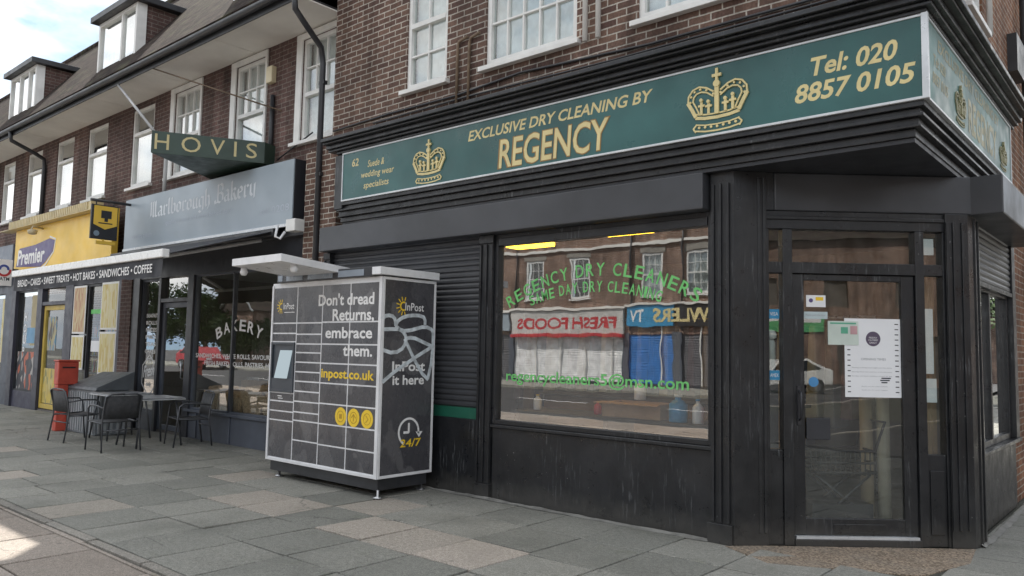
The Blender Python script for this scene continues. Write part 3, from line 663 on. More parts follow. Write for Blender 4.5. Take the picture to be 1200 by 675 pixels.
# pilasters
def pilaster(fr, u0, u1, d, z1, ribs=2):
    m = MB(fr); m.box(u0, u1, -0.2, d, 0, z1); w = (u1-u0)
    for i in range(ribs+1): x = u0+w*(0.08+0.84*i/ribs); m.box(x-0.014, x+0.014, d+0.001, d+0.016, 0.16, z1-0.1)
    m.box(u0-0.012, u1+0.012, -0.1, d+0.022, 0, 0.15); m.box(u0-0.008, u1+0.008, -0.1, d+0.02, z1-0.09, z1-0.002)
    return m
pilaster(FM, -5.77, -5.575, 0.0, 2.783, 2).build('pilaster', BLACK, CB, 0.005)
pilaster(FM, -8.60, -8.475, -0.01, 2.783, 1).build('pilaster', BLACK, CB, 0.005)
pm = MB(); pm.prism([(-3.05, 6.12), (-2.84, 6.12), (-2.64, 6.33), (-2.72, 6.42), (-3.05, 6.42)], 0, 3.10)
for x in (-3.02, -2.955, -2.885): pm.box(x-0.012, x+0.012, 6.10, 6.119, 0.17, 3.0)
pm.box(-3.07, -2.85, 6.095, 6.1195, 0.0, 0.16)
pm.add([FC.p(a, b, c) for a, b, c in ()], [])
for u in (-0.125, 0.0, 0.045): pm.add([tuple(FC.p(*q)) for q in ((u-0.014, 0.0, 0.1), (u+0.014, 0.0, 0.1), (u+0.014, 0.03, 0.1), (u-0.014, 0.03, 0.1), (u-0.014, 0.0, 3.05), (u+0.014, 0.0, 3.05), (u+0.014, 0.03, 3.05), (u-0.014, 0.03, 3.05))], [(0, 3, 2, 1), (4, 5, 6, 7), (0, 1, 5, 4), (1, 2, 6, 5), (2, 3, 7, 6), (3, 0, 4, 7)])
pm.build('pilaster', BLACK, CB, 0.004)
a = FC.p(1.585, 0.02, 0); b = FC.p(1.78, 0.02, 0)
pq = MB(); pq.prism([(a.x, a.y), (b.x, b.y), (-1.345, 7.56), (-1.345, 7.795), (-1.62, 7.795)], 0, 2.775)
for u in (1.60, 1.655, 1.73): pq.add([tuple(FC.p(*q)) for q in ((u-0.011, 0.018, 0.14), (u+0.011, 0.018, 0.14), (u+0.011, 0.034, 0.14), (u-0.011, 0.034, 0.14), (u-0.011, 0.018, 2.7), (u+0.011, 0.018, 2.7), (u+0.011, 0.034, 2.7), (u-0.011, 0.034, 2.7))], [(0, 3, 2, 1), (4, 5, 6, 7), (0, 1, 5, 4), (1, 2, 6, 5), (2, 3, 7, 6), (3, 0, 4, 7)])
pq.box(-1.35, -1.33, 7.6, 7.63, 0.0, 2.75); pq.box(-1.35, -1.33, 7.74, 7.77, 0.0, 2.75)
pq.build('pilaster', BLACK, CB, 0.004)
MB(FS).box(9.80, 9.995, -0.15, 0.0, 0.731, 2.77).build('pilaster', BLACK, CB, 0.005)
# main display window
sf = MB(FM); frame_rect(sf, -5.573, -3.052, 0.777, 2.783, 0.045, -0.11, -0.02); sf.box(-5.52, -3.10, -0.11, -0.012, 2.66, 2.737)
swn = sf.build('shop_window', BLACK, CB, 0.004)
MB(FM).box(-5.53, -3.095, -0.075, -0.069, 0.82, 2.665).build('pane', GLASS, swn)
gl = MB(); arc_text(gl, FM, 'REGENCY DRY CLEANERS', -5.40, -3.21, 1.985, 0.30, 0.125, -0.066, 0.012)
arc_text(gl, FM, 'SAME DAY DRY CLEANING', -5.11, -3.58, 2.005, 0.125, 0.105, -0.066, 0.012)
text(gl, FM, 'regencycleaners5@msn.com', -5.42, 1.195, 2.12, 0.155, -0.066, 0, 0.014)
gl.build('lettering', LIME, swn)
# flank display window
sf2 = MB(FS); frame_rect(sf2, 7.80, 9.80, 0.732, 2.25, 0.06, -0.13, -0.05); sf2.box(8.75, 8.81, -0.13, -0.05, 0.79, 2.19)
sw2 = sf2.build('shop_window', BLACK, CB, 0.004)
MB(FS).box(7.85, 9.75, -0.09, -0.084, 0.78, 2.2).build('pane', GLASSDOOR, sw2)
st_ = MB(FS); st_.box(7.875, 7.985, -0.082, -0.079, 0.80, 1.30); st_.build('white_strip', PRINTW, sw2)
MB(FS).box(7.876, 7.984, -0.0788, -0.077, 1.03, 1.24).build('green_strip', LIME, sw2)
# entrance screen
ent = MB(FC)
ent.box(0.06, 0.09, -0.10, 0.0, 0.0, 2.62); ent.box(0.205, 0.288, -0.10, 0.0, 0.0, 2.62); ent.box(1.335, 1.41, -0.10, 0.0, 0.0, 2.62); ent.box(1.57, 1.60, -0.10, -0.002, 0.0, 2.62)
ent.box(0.288, 1.335, -0.10, -0.003, 2.245, 2.34); ent.box(0.09, 0.205, -0.095, -0.004, 2.245, 2.34); ent.box(1.41, 1.57, -0.095, -0.004, 2.245, 2.34)
ent.box(0.06, 1.60, -0.12, -0.0045, 2.622, 2.775); ent.box(0.06, 1.60, -0.09, 0.012, 2.70, 2.73)
ent.box(0.09, 0.205, -0.09, -0.02, 0.0, 0.77); ent.box(1.41, 1.57, -0.09, -0.02, 0.0, 0.75); ent.box(1.43, 1.55, -0.03, -0.008, 0.1, 0.62)
ent.box(0.288, 1.335, -0.10, 0.02, 0.0, 0.055)
ent.build('entrance_screen', BLACK, CB, 0.004)
eg = MB(FC); eg.box(0.085, 0.21, -0.06, -0.054, 0.765, 2.25); eg.box(1.405, 1.575, -0.06, -0.054, 0.745, 2.25); eg.box(0.085, 0.21, -0.06, -0.054, 2.335, 2.625); eg.box(0.28, 1.34, -0.06, -0.054, 2.335, 2.625); eg.box(1.405, 1.575, -0.06, -0.054, 2.335, 2.625)
eg.build('sidelight_glass', GLASSDOOR, CB)
MB(FC).box(0.30, 1.32, -0.075, 0.012, 0.057, 0.078).build('threshold_strip', ALU, CB)
dr = MB(FC); dr.box(0.294, 0.392, -0.075, -0.025, 0.082, 2.24); dr.box(1.222, 1.33, -0.075, -0.025, 0.082, 2.24); dr.box(0.392, 1.222, -0.075, -0.025, 0.082, 0.215); dr.box(0.392, 1.222, -0.075, -0.025, 2.19, 2.24)
dr.box(0.62, 1.05, -0.0255, -0.018, 0.10, 0.175)
door = dr.build('door', BLACK, CB, 0.004)
MB(FC).box(0.388, 1.226, -0.053, -0.047, 0.21, 2.195).build('pane', GLASSDOOR, door)
hd = MB(FC); hd.box(0.325, 0.355, -0.025, -0.012, 0.98, 1.30); hd.tube([(0.34, -0.012, 1.02), (0.34, 0.03, 1.04), (0.34, 0.03, 1.24), (0.34, -0.012, 1.26)], 0.009, 8); hd.build('handle', LOCKD, door)
MB(FC).box(0.40, 0.60, -0.020, -0.012, 0.86, 1.04).build('lock_plate', BLACKFLAT, door, 0.004)
# interior
inn = MB(); inn.box(-8.5, -1.65, 10.2, 10.3, 0, 3.0); inn.box(-8.62, -8.5, 6.3, 10.3, 0, 3.0); inn.box(-1.65, -1.55, 9.0, 10.3, 0.0, 3.0)
inn.build('interior_wall', BEIGE, CB)
MB().prism([(-8.5, 6.3), (-2.75, 6.3), (-1.6, 7.4), (-1.55, 10.2), (-8.5, 10.2)], -0.02, 0.05).build('interior_floor', FLOORIN, CB)
MB().prism([(-8.5, 6.28), (-2.75, 6.28), (-1.6, 7.4), (-1.55, 10.2), (-8.5, 10.2)], 2.86, 2.9).build('interior_ceiling', BEIGE, CB)
MB().box(-5.56, -3.06, 6.27, 6.95, 0.62, 0.74).build('window_bed', DARKIN, CB, 0.004)
# pipes and cables on the brick
cb = MB(FU)
cb.tube([(-8.75, 0.02, 4.50), (-7.6, 0.02, 4.53), (-6.4, 0.025, 4.52), (-5.4, 0.02, 4.58), (-3.8, 0.02, 4.50), (-1.5, 0.02, 4.50)], 0.014, 6)
cb.tube([(-7.9, 0.02, 4.46), (-6.2, 0.03, 4.47), (-4.2, 0.02, 4.44), (-1.5, 0.02, 4.46)], 0.011, 6)
cb.build('cable', GUTTER, CB)
bp = MB(FU)
for x, z in ((-6.37, 4.42), (-6.18, 4.40)): bp.tube([(x, 0.03, z-0.1), (x, 0.03, 5.1), (x+0.02, 0.03, 5.16), (x+0.16, 0.03, 5.19)], 0.018, 8)
bp.build('pipe', BROWN, CB)
wp = MB(FU)
for x in (-4.52, -4.36): wp.tube([(x, 0.05, 4.70), (x, 0.05, 9.0)], 0.028, 8)
wp.build('pipe', WHITE, CB)
dp = MB(); dp.tube([(-8.80, 5.66, 6.2), (-8.80, 5.68, 6.02), (-8.84, 5.9, 5.86), (-9.0, 6.25, 5.72), (-9.0, 6.29, 5.5), (-9.0, 6.29, 0.1)], 0.042, 10)
for z in (5.2, 3.9, 2.6, 1.2): dp.box(-9.06, -8.94, 6.27, 6.335, z, z+0.05)
dp.build('downpipe', GUTTER, CB)
sp = MB(FSU); sp.tube([(11.25, 0.08, 9.0), (11.25, 0.08, 3.0), (11.25, 0.08, 0.1)], 0.05, 10); sp.box(10.45, 11.0, 0.0, 0.10, 4.9, 5.35); sp.tube([(11.6, 0.06, 9), (11.6, 0.06, 4.2)], 0.03, 8)
sp.build('downpipe', GUTTER, CB)
sp = MB(FSU); sp.tube([(9.05, 0.05, 9.0), (9.05, 0.05, 4.86)], 0.03, 8); sp.build('pipe', WHITE, CB)
sp = MB(FSU); sp.tube([(6.4, 0.03, 4.55), (9.0, 0.03, 4.6), (12, 0.03, 4.62)], 0.02, 6); sp.build('cable', GUTTER, CB)

# ---- contents of the shop
def ceil_light(x, y, lab):
    t = thing('ceiling_light', (x, y, 2.75), lab, 'ceiling light', 'strip lights in the dry cleaner window')
    MB().box(x-0.30, x+0.30, y-0.16, y+0.16, 2.80, 2.86).build('housing', WHITE, t, 0.005)
    MB().box(x-0.28, x+0.28, y-0.14, y+0.14, 2.755, 2.799).build('diffuser', LAMPY, t, 0.01)
ceil_light(-5.75, 6.95, 'yellow glowing ceiling light at the left top corner of the dry cleaner window')
ceil_light(-4.28, 6.68, 'yellow glowing ceiling light behind the top middle of the dry cleaner window')
ct = thing('counter', (-4.6, 8.4, 0.05), 'brown wooden service counter inside the dry cleaner shop', 'counter')
MB().box(-6.4, -3.2, 8.1, 8.7, 0.05, 0.98).build('front', WOODIN, ct, 0.01); MB().box(-6.45, -3.15, 8.05, 8.75, 0.982, 1.02).build('worktop', DARKIN, ct, 0.006)
cbx = thing('cardboard_box', (-4.0, 6.62, 0.92), 'long open brown cardboard box on the display ledge inside the main shop window', 'box')
m = MB(); m.box(-4.37, -3.72, 6.45, 6.47, 0.925, 1.07); m.box(-4.37, -3.72, 6.78, 6.80, 0.925, 1.07); m.box(-4.37, -4.35, 6.47, 6.78, 0.925, 1.07); m.box(-3.74, -3.72, 6.47, 6.78, 0.925, 1.07); m.box(-4.35, -3.74, 6.47, 6.78, 0.925, 0.94)
m.build('box_body', CARD, cbx, 0.003)
MB().hexa([(-4.37, 6.44, 1.07), (-3.72, 6.44, 1.07), (-3.72, 6.46, 1.075), (-4.37, 6.46, 1.075), (-4.40, 6.34, 1.06), (-3.69, 6.34, 1.06), (-3.69, 6.35, 1.066), (-4.40, 6.35, 1.066)]).build('box_flap', CARD, cbx)
dl = thing('display_shelf', (-4.3, 6.6, 0.74), 'dark display shelf running inside the main shop window', 'shelf')
MB().box(-5.45, -3.15, 6.33, 6.95, 0.895, 0.922).build('shelf_board', DARKIN, dl, 0.003)
lg_ = MB()
for x in (-5.4, -4.3, -3.2): lg_.box(x-0.02, x+0.02, 6.4, 6.9, 0.742, 0.893)
lg_.build('shelf_support', DARKIN, dl)
def bottle(x, y, z, r, h, mat, cap, lab):
    t = thing('bottle', (x, y, z), lab, 'bottle')
    MB().lathe([(r*0.95, 0), (r, 0.01), (r, h*0.65), (r*0.5, h*0.8), (r*0.35, h*0.82), (r*0.35, h*0.92)], (x, y, z), 14).build('bottle_body', mat, t)
    MB().lathe([(r*0.45, h*0.921), (r*0.45, h)], (x, y, z), 12).build('cap', cap, t)
bottle(-3.56, 6.5, 0.923, 0.085, 0.25, BLUE, PRINTW, 'big blue bottle right of the cardboard box inside the shop window')
bottle(-3.36, 6.5, 0.923, 0.05, 0.22, PRINTW, BLUE, 'white bottle right of the big blue bottle inside the shop window')
bottle(-3.20, 6.55, 0.923, 0.06, 0.26, REDPL, PRINTW, 'red bottle in the right corner of the main shop window')
bottle(-4.18, 6.85, 1.08, 0.06, 0.2, PRINTW, PRINTW, 'white bottle standing behind the cardboard box in the shop window')
bottle(-4.52, 6.6, 0.923, 0.04, 0.13, REDPL, REDPL, 'small red bottle left of the cardboard box in the shop window')
bottle(-5.3, 6.6, 0.923, 0.045, 0.16, PRINTW, YEL, 'small white bottle with yellow cap at the left of the shop window ledge')
rl = thing('garment_rail', (-5, 9.2, 0.05), 'rail of wrapped garments hanging at the back of the dry cleaner shop', 'rail')
MB().tube([(-7.8, 9.2, 0.05), (-7.8, 9.2, 2.0), (-2.6, 9.2, 2.0), (-2.6, 9.2, 0.05)], 0.02, 8).build('rail_frame', STEEL, rl)
gcols = [plain('cloth_%s' % n, c, 0.85) for n, c in (('plum', (0.10, 0.04, 0.07)), ('sand', (0.32, 0.25, 0.17)), ('navy', (0.03, 0.04, 0.09)), ('cream', (0.42, 0.38, 0.30)), ('grey', (0.16, 0.16, 0.17)))]
for i in range(26):
    x = -7.6+i*0.19; w = random.uniform(0.05, 0.08); b = random.uniform(0.5, 0.9)
    MB().hexa([(x-w, 8.95, b), (x+w, 8.95, b), (x+w, 9.45, b), (x-w, 9.45, b), (x-w*0.5, 9.0, 1.9), (x+w*0.5, 9.0, 1.9), (x+w*0.5, 9.4, 1.9), (x-w*0.5, 9.4, 1.9)]).build('garment', gcols[i % 5], rl, 0.02)
# trolley behind the door
tr = thing('wire_trolley', (-1.95, 7.5, 0.05), 'black wire basket trolley standing behind the glass door', 'trolley')
F2 = Frame(FC.p(0.80, -0.36, 0.05), FC.u, FC.n)
m = MB(F2)
for z in (0.52, 0.60, 0.70): m.tube([(-0.30, -0.18, z), (0.25, -0.18, z), (0.25, 0.18, z), (-0.30, 0.18, z), (-0.30, -0.18, z)], 0.010, 6)
for i in range(14):
    x = -0.30+0.55*i/13; m.tube([(x, 0.18, 0.50), (x, 0.18, 0.70)], 0.006, 5); m.tube([(x, -0.18, 0.50), (x, 0.18, 0.50)], 0.006, 5)
m.tube([(0.25, -0.18, 0.70), (0.33, -0.2, 0.95), (0.33, 0.2, 0.95), (0.25, 0.18, 0.70)], 0.012, 8)
m.build('basket', RUBBER, tr)
m = MB(F2)
for y_ in (-0.15, 0.15): m.tube([(-0.26, y_, 0.5), (0.22, y_, 0.13)], 0.013, 8); m.tube([(0.22, y_, 0.5), (-0.2, y_, 0.13)], 0.013, 8)
m.box(-0.30, 0.22, -0.2, 0.2, 0.14, 0.26)
m.build('base_frame', LOCKD, tr)
for x, y_ in ((-0.22, 0.15), (-0.22, -0.15), (0.2, 0.15), (0.2, -0.15)):
    c = F2.p(x, y_, 0.065); fx = Frame(c, F2.u, F2.n); w = MB(fx)
    w.plate([(0.065*math.cos(k*math.pi/9), 0.065*math.sin(k*math.pi/9)) for k in range(18)], -0.018, 0.018); w.build('wheel', RUBBER, tr)
for i, (u, dd, h, c, lab) in enumerate(((1.06, -0.34, 1.35, 'sand', 'tall sand coloured fabric roll leaning inside the glass door'), (1.19, -0.30, 1.75, 'cream', 'taller cream fabric roll leaning right of the sand roll inside the door'))):
    a = FC.p(u, dd, 0.05); b = FC.p(u+0.06, dd-0.15, h)
    o = MB().tube([tuple(a), tuple(b)], 0.055, 12).build('fabric_roll', [m_ for m_ in gcols if m_.name == 'cloth_'+c][0]); tag(o, lab, 'fabric roll')
cu = thing('side_curtain', (-1.9, 8.0, 0.9), 'brown curtain hanging inside the narrow glass right of the door', 'curtain')
m = MB(FC); P = []
for i in range(15): P += [(1.39+0.2*i/14, -0.20+0.02*math.sin(i*1.9), 0.6), (1.39+0.2*i/14, -0.20+0.02*math.sin(i*1.9), 2.3)]
m.add(P, [(2*i, 2*i+2, 2*i+3, 2*i+1) for i in range(14)], smooth=True); m.build('drape', plain('curtain_brown', (0.36, 0.24, 0.13), 0.85), cu)
MB(FC).tube([(1.36, -0.20, 2.31), (1.62, -0.20, 2.31)], 0.01, 8).build('curtain_rod', STEEL, cu)
for u, w, z, h, mt, lab in ((1.435, 0.075, 1.42, 0.55, PAPER, 'tall pale paper notice in the narrow glass right of the door'), (1.43, 0.10, 1.18, 0.20, PAPER, 'small pale paper notice below the tall one right of the door'), (1.44, 0.09, 2.43, 0.14, PAPER, 'small white card in the top light right of the door')):
    tag(MB(FC).box(u, u+w, -0.068, -0.064, z, z+h).build('notice', mt), lab, 'notice')
for k, (u, z) in enumerate(((0.147, 1.90), (0.147, 1.385))):
    t = tag(MB(FC).box(u-0.045, u+0.045, -0.053, -0.051, z-0.04, z+0.04).build('card_sticker', BLUE), ('blue payment sticker higher up on the narrow glass left of the door', 'blue payment sticker lower down on the narrow glass left of the door')[k], 'sticker')
    text(MB(), FC, 'VISA' if k == 0 else 'AMEX', u-0.035, z-0.015, 0.07, 0.03, -0.050).build('lettering', PRINTW, t)
o = thing('spray_bottle', tuple(FC.p(0.14, -0.1, 1.40)), 'tall pale bottle with round white top behind the narrow glass left of the door', 'bottle')
F3 = Frame(FC.p(0.14, -0.12, 0), FC.u, FC.n)
MB(F3).lathe([(0.04, 1.40), (0.04, 1.66), (0.03, 1.68)], (0, 0, 0), 14).build('bottle_body', plain('pale_bottle', (0.45, 0.5, 0.5), 0.3), o)
MB(F3).lathe([(0.02, 1.681), (0.05, 1.70), (0.052, 1.73), (0.035, 1.76), (0.01, 1.77)], (0, 0, 0), 14).build('cap', PRINTW, o)
MB(F3).box(-0.05, 0.045, -0.05, 0.05, 0.78, 1.398).build('stand', LOCKD, o)
# posters on the door glass
DG = -0.0465
po = thing('poster', tuple(FC.p(0.98, -0.04, 1.2)), 'large white poster with dark round seal on the glass door', 'poster')
MB(FC).box(0.742, 1.218, DG, DG+0.002, 1.215, 1.875).build('sheet', PAPER, po)
m = MB(FC); m.disc(0.985, DG+0.002, 1.705, 0.062, DG+0.0035, 28); m.build('seal', plain('seal_plum', (0.10, 0.075, 0.12), 0.6), po)
m = MB(); 
for z, s, w in ((1.715, 'FRIDAY', 0.07), (1.695, 'CLOSED', 0.08), (1.672, 'EARLY', 0.06)): text(m, FC, s, 0.985-w/2, z-0.007, w, 0.014, DG+0.004)
m.build('lettering', PRINTW, po)
m = MB()
text(m, FC, 'OPENING TIMES', 0.88, 1.525, 0.21, 0.018, DG+0.003); 
for i, s in enumerate(('Monday to Friday from eight until five thirty', 'Saturday from nine until four in the afternoon', 'Sunday and bank holidays closed all day')): text(m, FC, s, 0.80, 1.455-0.035*i, 0.34, 0.012, DG+0.003)
for i in range(2): text(m, FC, 'thank you for your custom', 0.88, 1.30-0.03*i, 0.22, 0.011, DG+0.003)
m.build('fine_print', PRINTG, po)
m = MB(FC)
for i in range(14):
    z = 1.255+i*0.044; m.box(1.17, 1.20, DG+0.002, DG+0.003, z, z+0.008)
    if i < 10: m.box(0.765, 0.79, DG+0.002, DG+0.003, z, z+0.008)
for i, (a, b) in enumerate(((1.05, 1.10), (1.04, 1.12), (1.05, 1.13))): m.box(a, b, DG+0.002, DG+0.003, 1.335+0.018*i, 1.345+0.018*i)
m.build('print_marks', PRINTD, po)
lf = thing('leaflet', tuple(FC.p(0.72, -0.04, 1.64)), 'pale green leaflet overlapping the top left of the large poster', 'leaflet')
MB(FC).box(0.60, 0.86, DG+0.0045, DG+0.006, 1.65, 1.85).build('sheet', plain('leaflet_mint', (0.60, 0.68, 0.62), 0.6), lf)
m = MB(FC); m.box(0.79, 0.85, DG+0.006, DG+0.007, 1.74, 1.81); m.build('pink_square', plain('leaflet_pink', (0.55, 0.33, 0.35), 0.6), lf)
m = MB(FC); m.box(0.71, 0.77, DG+0.006, DG+0.007, 1.745, 1.80); m.box(0.62, 0.84, DG+0.006, DG+0.007, 1.825, 1.838); m.build('green_square', plain('leaflet_green', (0.12, 0.42, 0.28), 0.6), lf)
nt1 = tag(MB(FC).box(0.42, 0.585, DG, DG+0.002, 1.965, 2.065).build('notice', PAPER), 'small white card with coloured dots at the top left of the glass door', 'notice')
m = MB(FC); m.disc(0.46, DG+0.002, 2.02, 0.018, DG+0.003, 12); m.build('dark_dot', PURP, nt1)
m = MB(FC); m.box(0.50, 0.565, DG+0.002, DG+0.003, 2.02, 2.05); m.build('yellow_print', YEL, nt1)
nt2 = tag(MB(FC).box(0.40, 0.60, DG, DG+0.002, 1.865, 1.925).build('notice', plain('pale_blue_card', (0.52, 0.62, 0.64), 0.6)), 'pale blue strip notice under the small white card on the glass door', 'notice')
text(MB(), FC, 'Please push the door', 0.415, 1.885, 0.17, 0.02, DG+0.003).build('lettering', PRINTG, nt2)
tag(MB(FC).disc(0.475, DG, 1.335, 0.042, DG+0.002, 24).build('reflected_disc', plain('muted_blue', (0.07, 0.25, 0.50), 0.5)), 'small blue disc low on the left of the glass door, painted for a mark reflected from the car', 'sticker')  # blue disc on the pane, a painted reflection of a mark on the car

# ================================================================ FASCIA SIGNS
SG = thing('fascia_sign', (-4.65, 5.95, 3.38), 'long dark green fascia sign with gold crowns over the black shop front', 'sign')
MB(FM).box(-7.985, -1.335, 0.192, 0.212, 3.392, 3.972).build('panel', GREEN, SG)
m = MB(FM); m.box(-7.99, -1.30, 0.19, 0.222, 3.972, 3.992); m.box(-7.99, -1.30, 0.19, 0.222, 3.372, 3.392); m.box(-7.99, -7.972, 0.19, 0.221, 3.392, 3.972)
m.build('trim', ALU, SG, 0.003)
m = MB(FM); m.box(-1.335, -1.292, 0.19, 0.23, 3.37, 3.995); m.build('corner_trim', ALU, SG, 0.004)
TD = 0.2135
m = MB()
text(m, FM, '62', -7.80, 3.79, 0.14, 0.10, TD, 0.1, 0.02)
text(m, FM, 'Suede &', -7.49, 3.745, 0.32, 0.085, TD, 0.15, 0.01); text(m, FM, 'wedding wear', -7.62, 3.60, 0.63, 0.10, TD, 0.15, 0.01); text(m, FM, 'specialists', -7.56, 3.465, 0.48, 0.10, TD, 0.15, 0.01)
text(m, FM, 'EXCLUSIVE DRY CLEANING BY', -5.79, 3.785, 2.28, 0.115, TD, 0.22, 0.02)
text(m, FM, 'REGENCY', -5.335, 3.425, 1.36, 0.305, TD+0.003, 0.06, 0.012)
text(m, FM, 'Tel: 020', -2.14, 3.70, 0.66, 0.15, TD, 0.2, 0.025); text(m, FM, '8857 0105', -2.25, 3.505, 0.88, 0.15, TD, 0.2, 0.025)
m.build('lettering', GOLD, SG)
m = MB(); text(m, FM, 'REGENCY', -5.355, 3.415, 1.40, 0.325, TD+0.0012, 0.06, 0.035); m.build('lettering_outline', GOLDDARK, SG)
crown(MB(FM), FM, -6.655, -6.135, 3.41, 3.91, TD).build('crown_emblem', GOLD, SG)
crown(MB(FM), FM, -3.165, -2.62, 3.41, 3.945, TD).build('crown_emblem', GOLD, SG)
S2 = thing('fascia_sign', (-1.31, 7.7, 3.38), 'pale green fascia sign turning the corner on the flank wall, sky reflection painted into its colour', 'sign')
MB(FS).box(5.96, 9.45, 0.035, 0.068, 3.392, 3.972).build('panel', GREENPALE, S2)
m = MB(FS); m.box(5.95, 9.46, 0.03, 0.078, 3.972, 3.99); m.box(5.95, 9.46, 0.03, 0.078, 3.374, 3.392); m.box(9.442, 9.46, 0.03, 0.077, 3.392, 3.972); m.build('trim', ALU, S2, 0.003)
m = MB(); text(m, FS, 'EXCLUSIVE DRY CLEANING BY', 6.3, 3.82, 2.5, 0.10, 0.0695, 0.2, 0.02); text(m, FS, 'REGENCY', 7.35, 3.45, 1.3, 0.30, 0.0695, 0.05, 0.03)
text(m, FS, 'Tel: 020', 6.15, 3.68, 0.4, 0.09, 0.0695, 0.2, 0.02); text(m, FS, '8857 0105', 6.12, 3.54, 0.5, 0.09, 0.0695, 0.2, 0.02)
FLANKGOLD = plain('flank_gold', (0.36, 0.34, 0.20), 0.5); m.build('lettering', FLANKGOLD, S2)  # flank lettering in a duller gold than the front sign
crown(MB(FS), FS, 6.85, 7.2, 3.43, 3.76, 0.0695).build('crown_emblem', FLANKGOLD, S2); crown(MB(FS), FS, 8.8, 9.15, 3.43, 3.72, 0.0695).build('crown_emblem', FLANKGOLD, S2)

# ================================================================ PARCEL LOCKER
PL = thing('parcel_locker', (-7.37, 5.67, 0), 'charcoal and white parcel locker bank with printed doors in front of the shutter', 'parcel locker')
LX0, LX1, LY0, LY1 = -8.40, -6.345, 5.285, 6.05
FL = Frame((0, LY0, 0), (1, 0, 0), (0, -1, 0)); FLS = Frame((LX1, 0, 0), (0, 1, 0), (1, 0, 0))
MB().box(LX0+0.004, LX1-0.004, LY0+0.004, LY1, 0.205, 2.295).build('body', LOCKD, PL, 0.004)
m = MB(FL); m.box(LX0, LX1, -0.012, 0.0, 0.20, 2.30); m.build('front_frame', LOCKW, PL)
m = MB(FL); m.box(LX1-0.045, LX1, 0.0005, 0.012, 0.20, 2.30); m.box(LX0, LX0+0.032, 0.0005, 0.012, 0.20, 2.27); m.box(LX0+0.033, LX1-0.046, 0.0005, 0.010, 0.20, 0.232)
m.build('edge_trim', LOCKW, PL, 0.002)
m = MB(FLS); frame_rect(m, LY0, LY1, 0.20, 2.30, 0.03, -0.02, 0.008); m.build('side_trim', LOCKW, PL, 0.002)
MB(FLS).box(LY0+0.03, LY1-0.03, -0.01, 0.004, 0.23, 2.27).build('side_panel', LOCK, PL)
cols = [(-8.366, -7.887), (-7.869, -7.392), (-7.374, -6.889), (-6.871, -6.394)]
ROW = [[2.25, 1.82, 1.70, 1.60, 1.0, 0.90, 0.784, 0.676, 0.235],
       [2.25, 1.82, 1.69, 1.578, 1.478, 1.367, 1.256, 1.147, 1.033, 0.916, 0.794, 0.697, 0.473, 0.235],
       [2.25, 1.826, 1.58, 1.366, 1.146, 0.92, 0.695, 0.465, 0.235], [2.25, 1.826, 1.58, 1.366, 1.146, 0.92, 0.695, 0.465, 0.235]]
for ci, (a, b) in enumerate(cols):
    for zi, (t_, b_) in enumerate(zip(ROW[ci], ROW[ci][1:])):
        if ci == 0 and zi == 3: continue
        MB(FL).box(a, b, -0.002, 0.0012, b_+0.008, t_-0.008).build('locker_door', LOCK, PL)
m = MB(FL); a, b = cols[0]; zb, zt = 1.006, 1.594
m.box(a, b, -0.011, 0.0008, zb, zt); frame_rect(m, a, b, zb, zt, 0.03, 0.001, 0.02); m.box(a+0.03, b-0.03, 0.0, 0.016, zb+0.03, zb+0.16)
scb = m.build('screen_bay', plain('bay_slate', (0.045, 0.055, 0.07), 0.35), PL, 0.003)
MB(FL).hexa([(a+0.13, 0.018, 1.17), (b-0.12, 0.018, 1.17), (b-0.12, 0.045, 1.17), (a+0.13, 0.045, 1.17), (a+0.20, 0.003, 1.50), (b-0.05, 0.003, 1.50), (b-0.05, 0.02, 1.50), (a+0.20, 0.02, 1.50)]).build('screen', SCREEN, scb)
# hood, cap, canopy, feet
MB(FL).box(-8.25, -6.44, -0.25, 0.05, 2.302, 2.405).build('hood', LOCKD, PL, 0.004)
m = MB(FL)
for a, b in ((-8.22, -8.13), (-8.05, -7.72), (-7.62, -7.15), (-7.05, -6.6)): m.box(a, b, 0.051, 0.054, 2.315, 2.385)
m.build('hood_lamp', plain('hood_grey', (0.25, 0.29, 0.34), 0.3), PL)
MB().box(-6.44, -6.30, 5.21, 6.06, 2.315, 2.395).build('cap', LOCKW, PL, 0.004)
MB().box(-8.25, -6.44, 5.55, 6.05, 2.300, 2.40).build('roof_panel', LOCKW, PL)
m = MB(); z = 2.43
m.hexa([(-8.02, 4.51, 2.425), (-7.05, 4.51, 2.425), (-7.05, 5.42, 2.355), (-8.02, 5.42, 2.355), (-8.02, 4.51, 2.505), (-7.05, 4.51, 2.505), (-7.05, 5.42, 2.43), (-8.02, 5.42, 2.43)])
cn = m.build('canopy', LOCKW, PL, 0.004)
for x, y in ((-7.95, 4.62), (-7.13, 4.72)):
    MB().lathe([(0.035, 0.0), (0.035, -0.03), (0.045, -0.05), (0.03, -0.085), (0.01, -0.09)], (x, y, 2.415), 14).build('camera_dome', LOCKW, cn)
m = MB()
m.box(LX0+0.05, LX1-0.02, LY0+0.03, LY1-0.05, 0.078, 0.203); m.build('plinth', GUTTER, PL, 0.004)
for x, y in ((-8.25, 5.38), (-6.36, 5.32), (-6.45, 6.0), (-8.25, 6.0)):
    MB().lathe([(0.05, 0), (0.05, 0.012), (0.014, 0.02), (0.014, 0.085)], (x, y, 0.004), 12).build('foot', STEEL, PL)
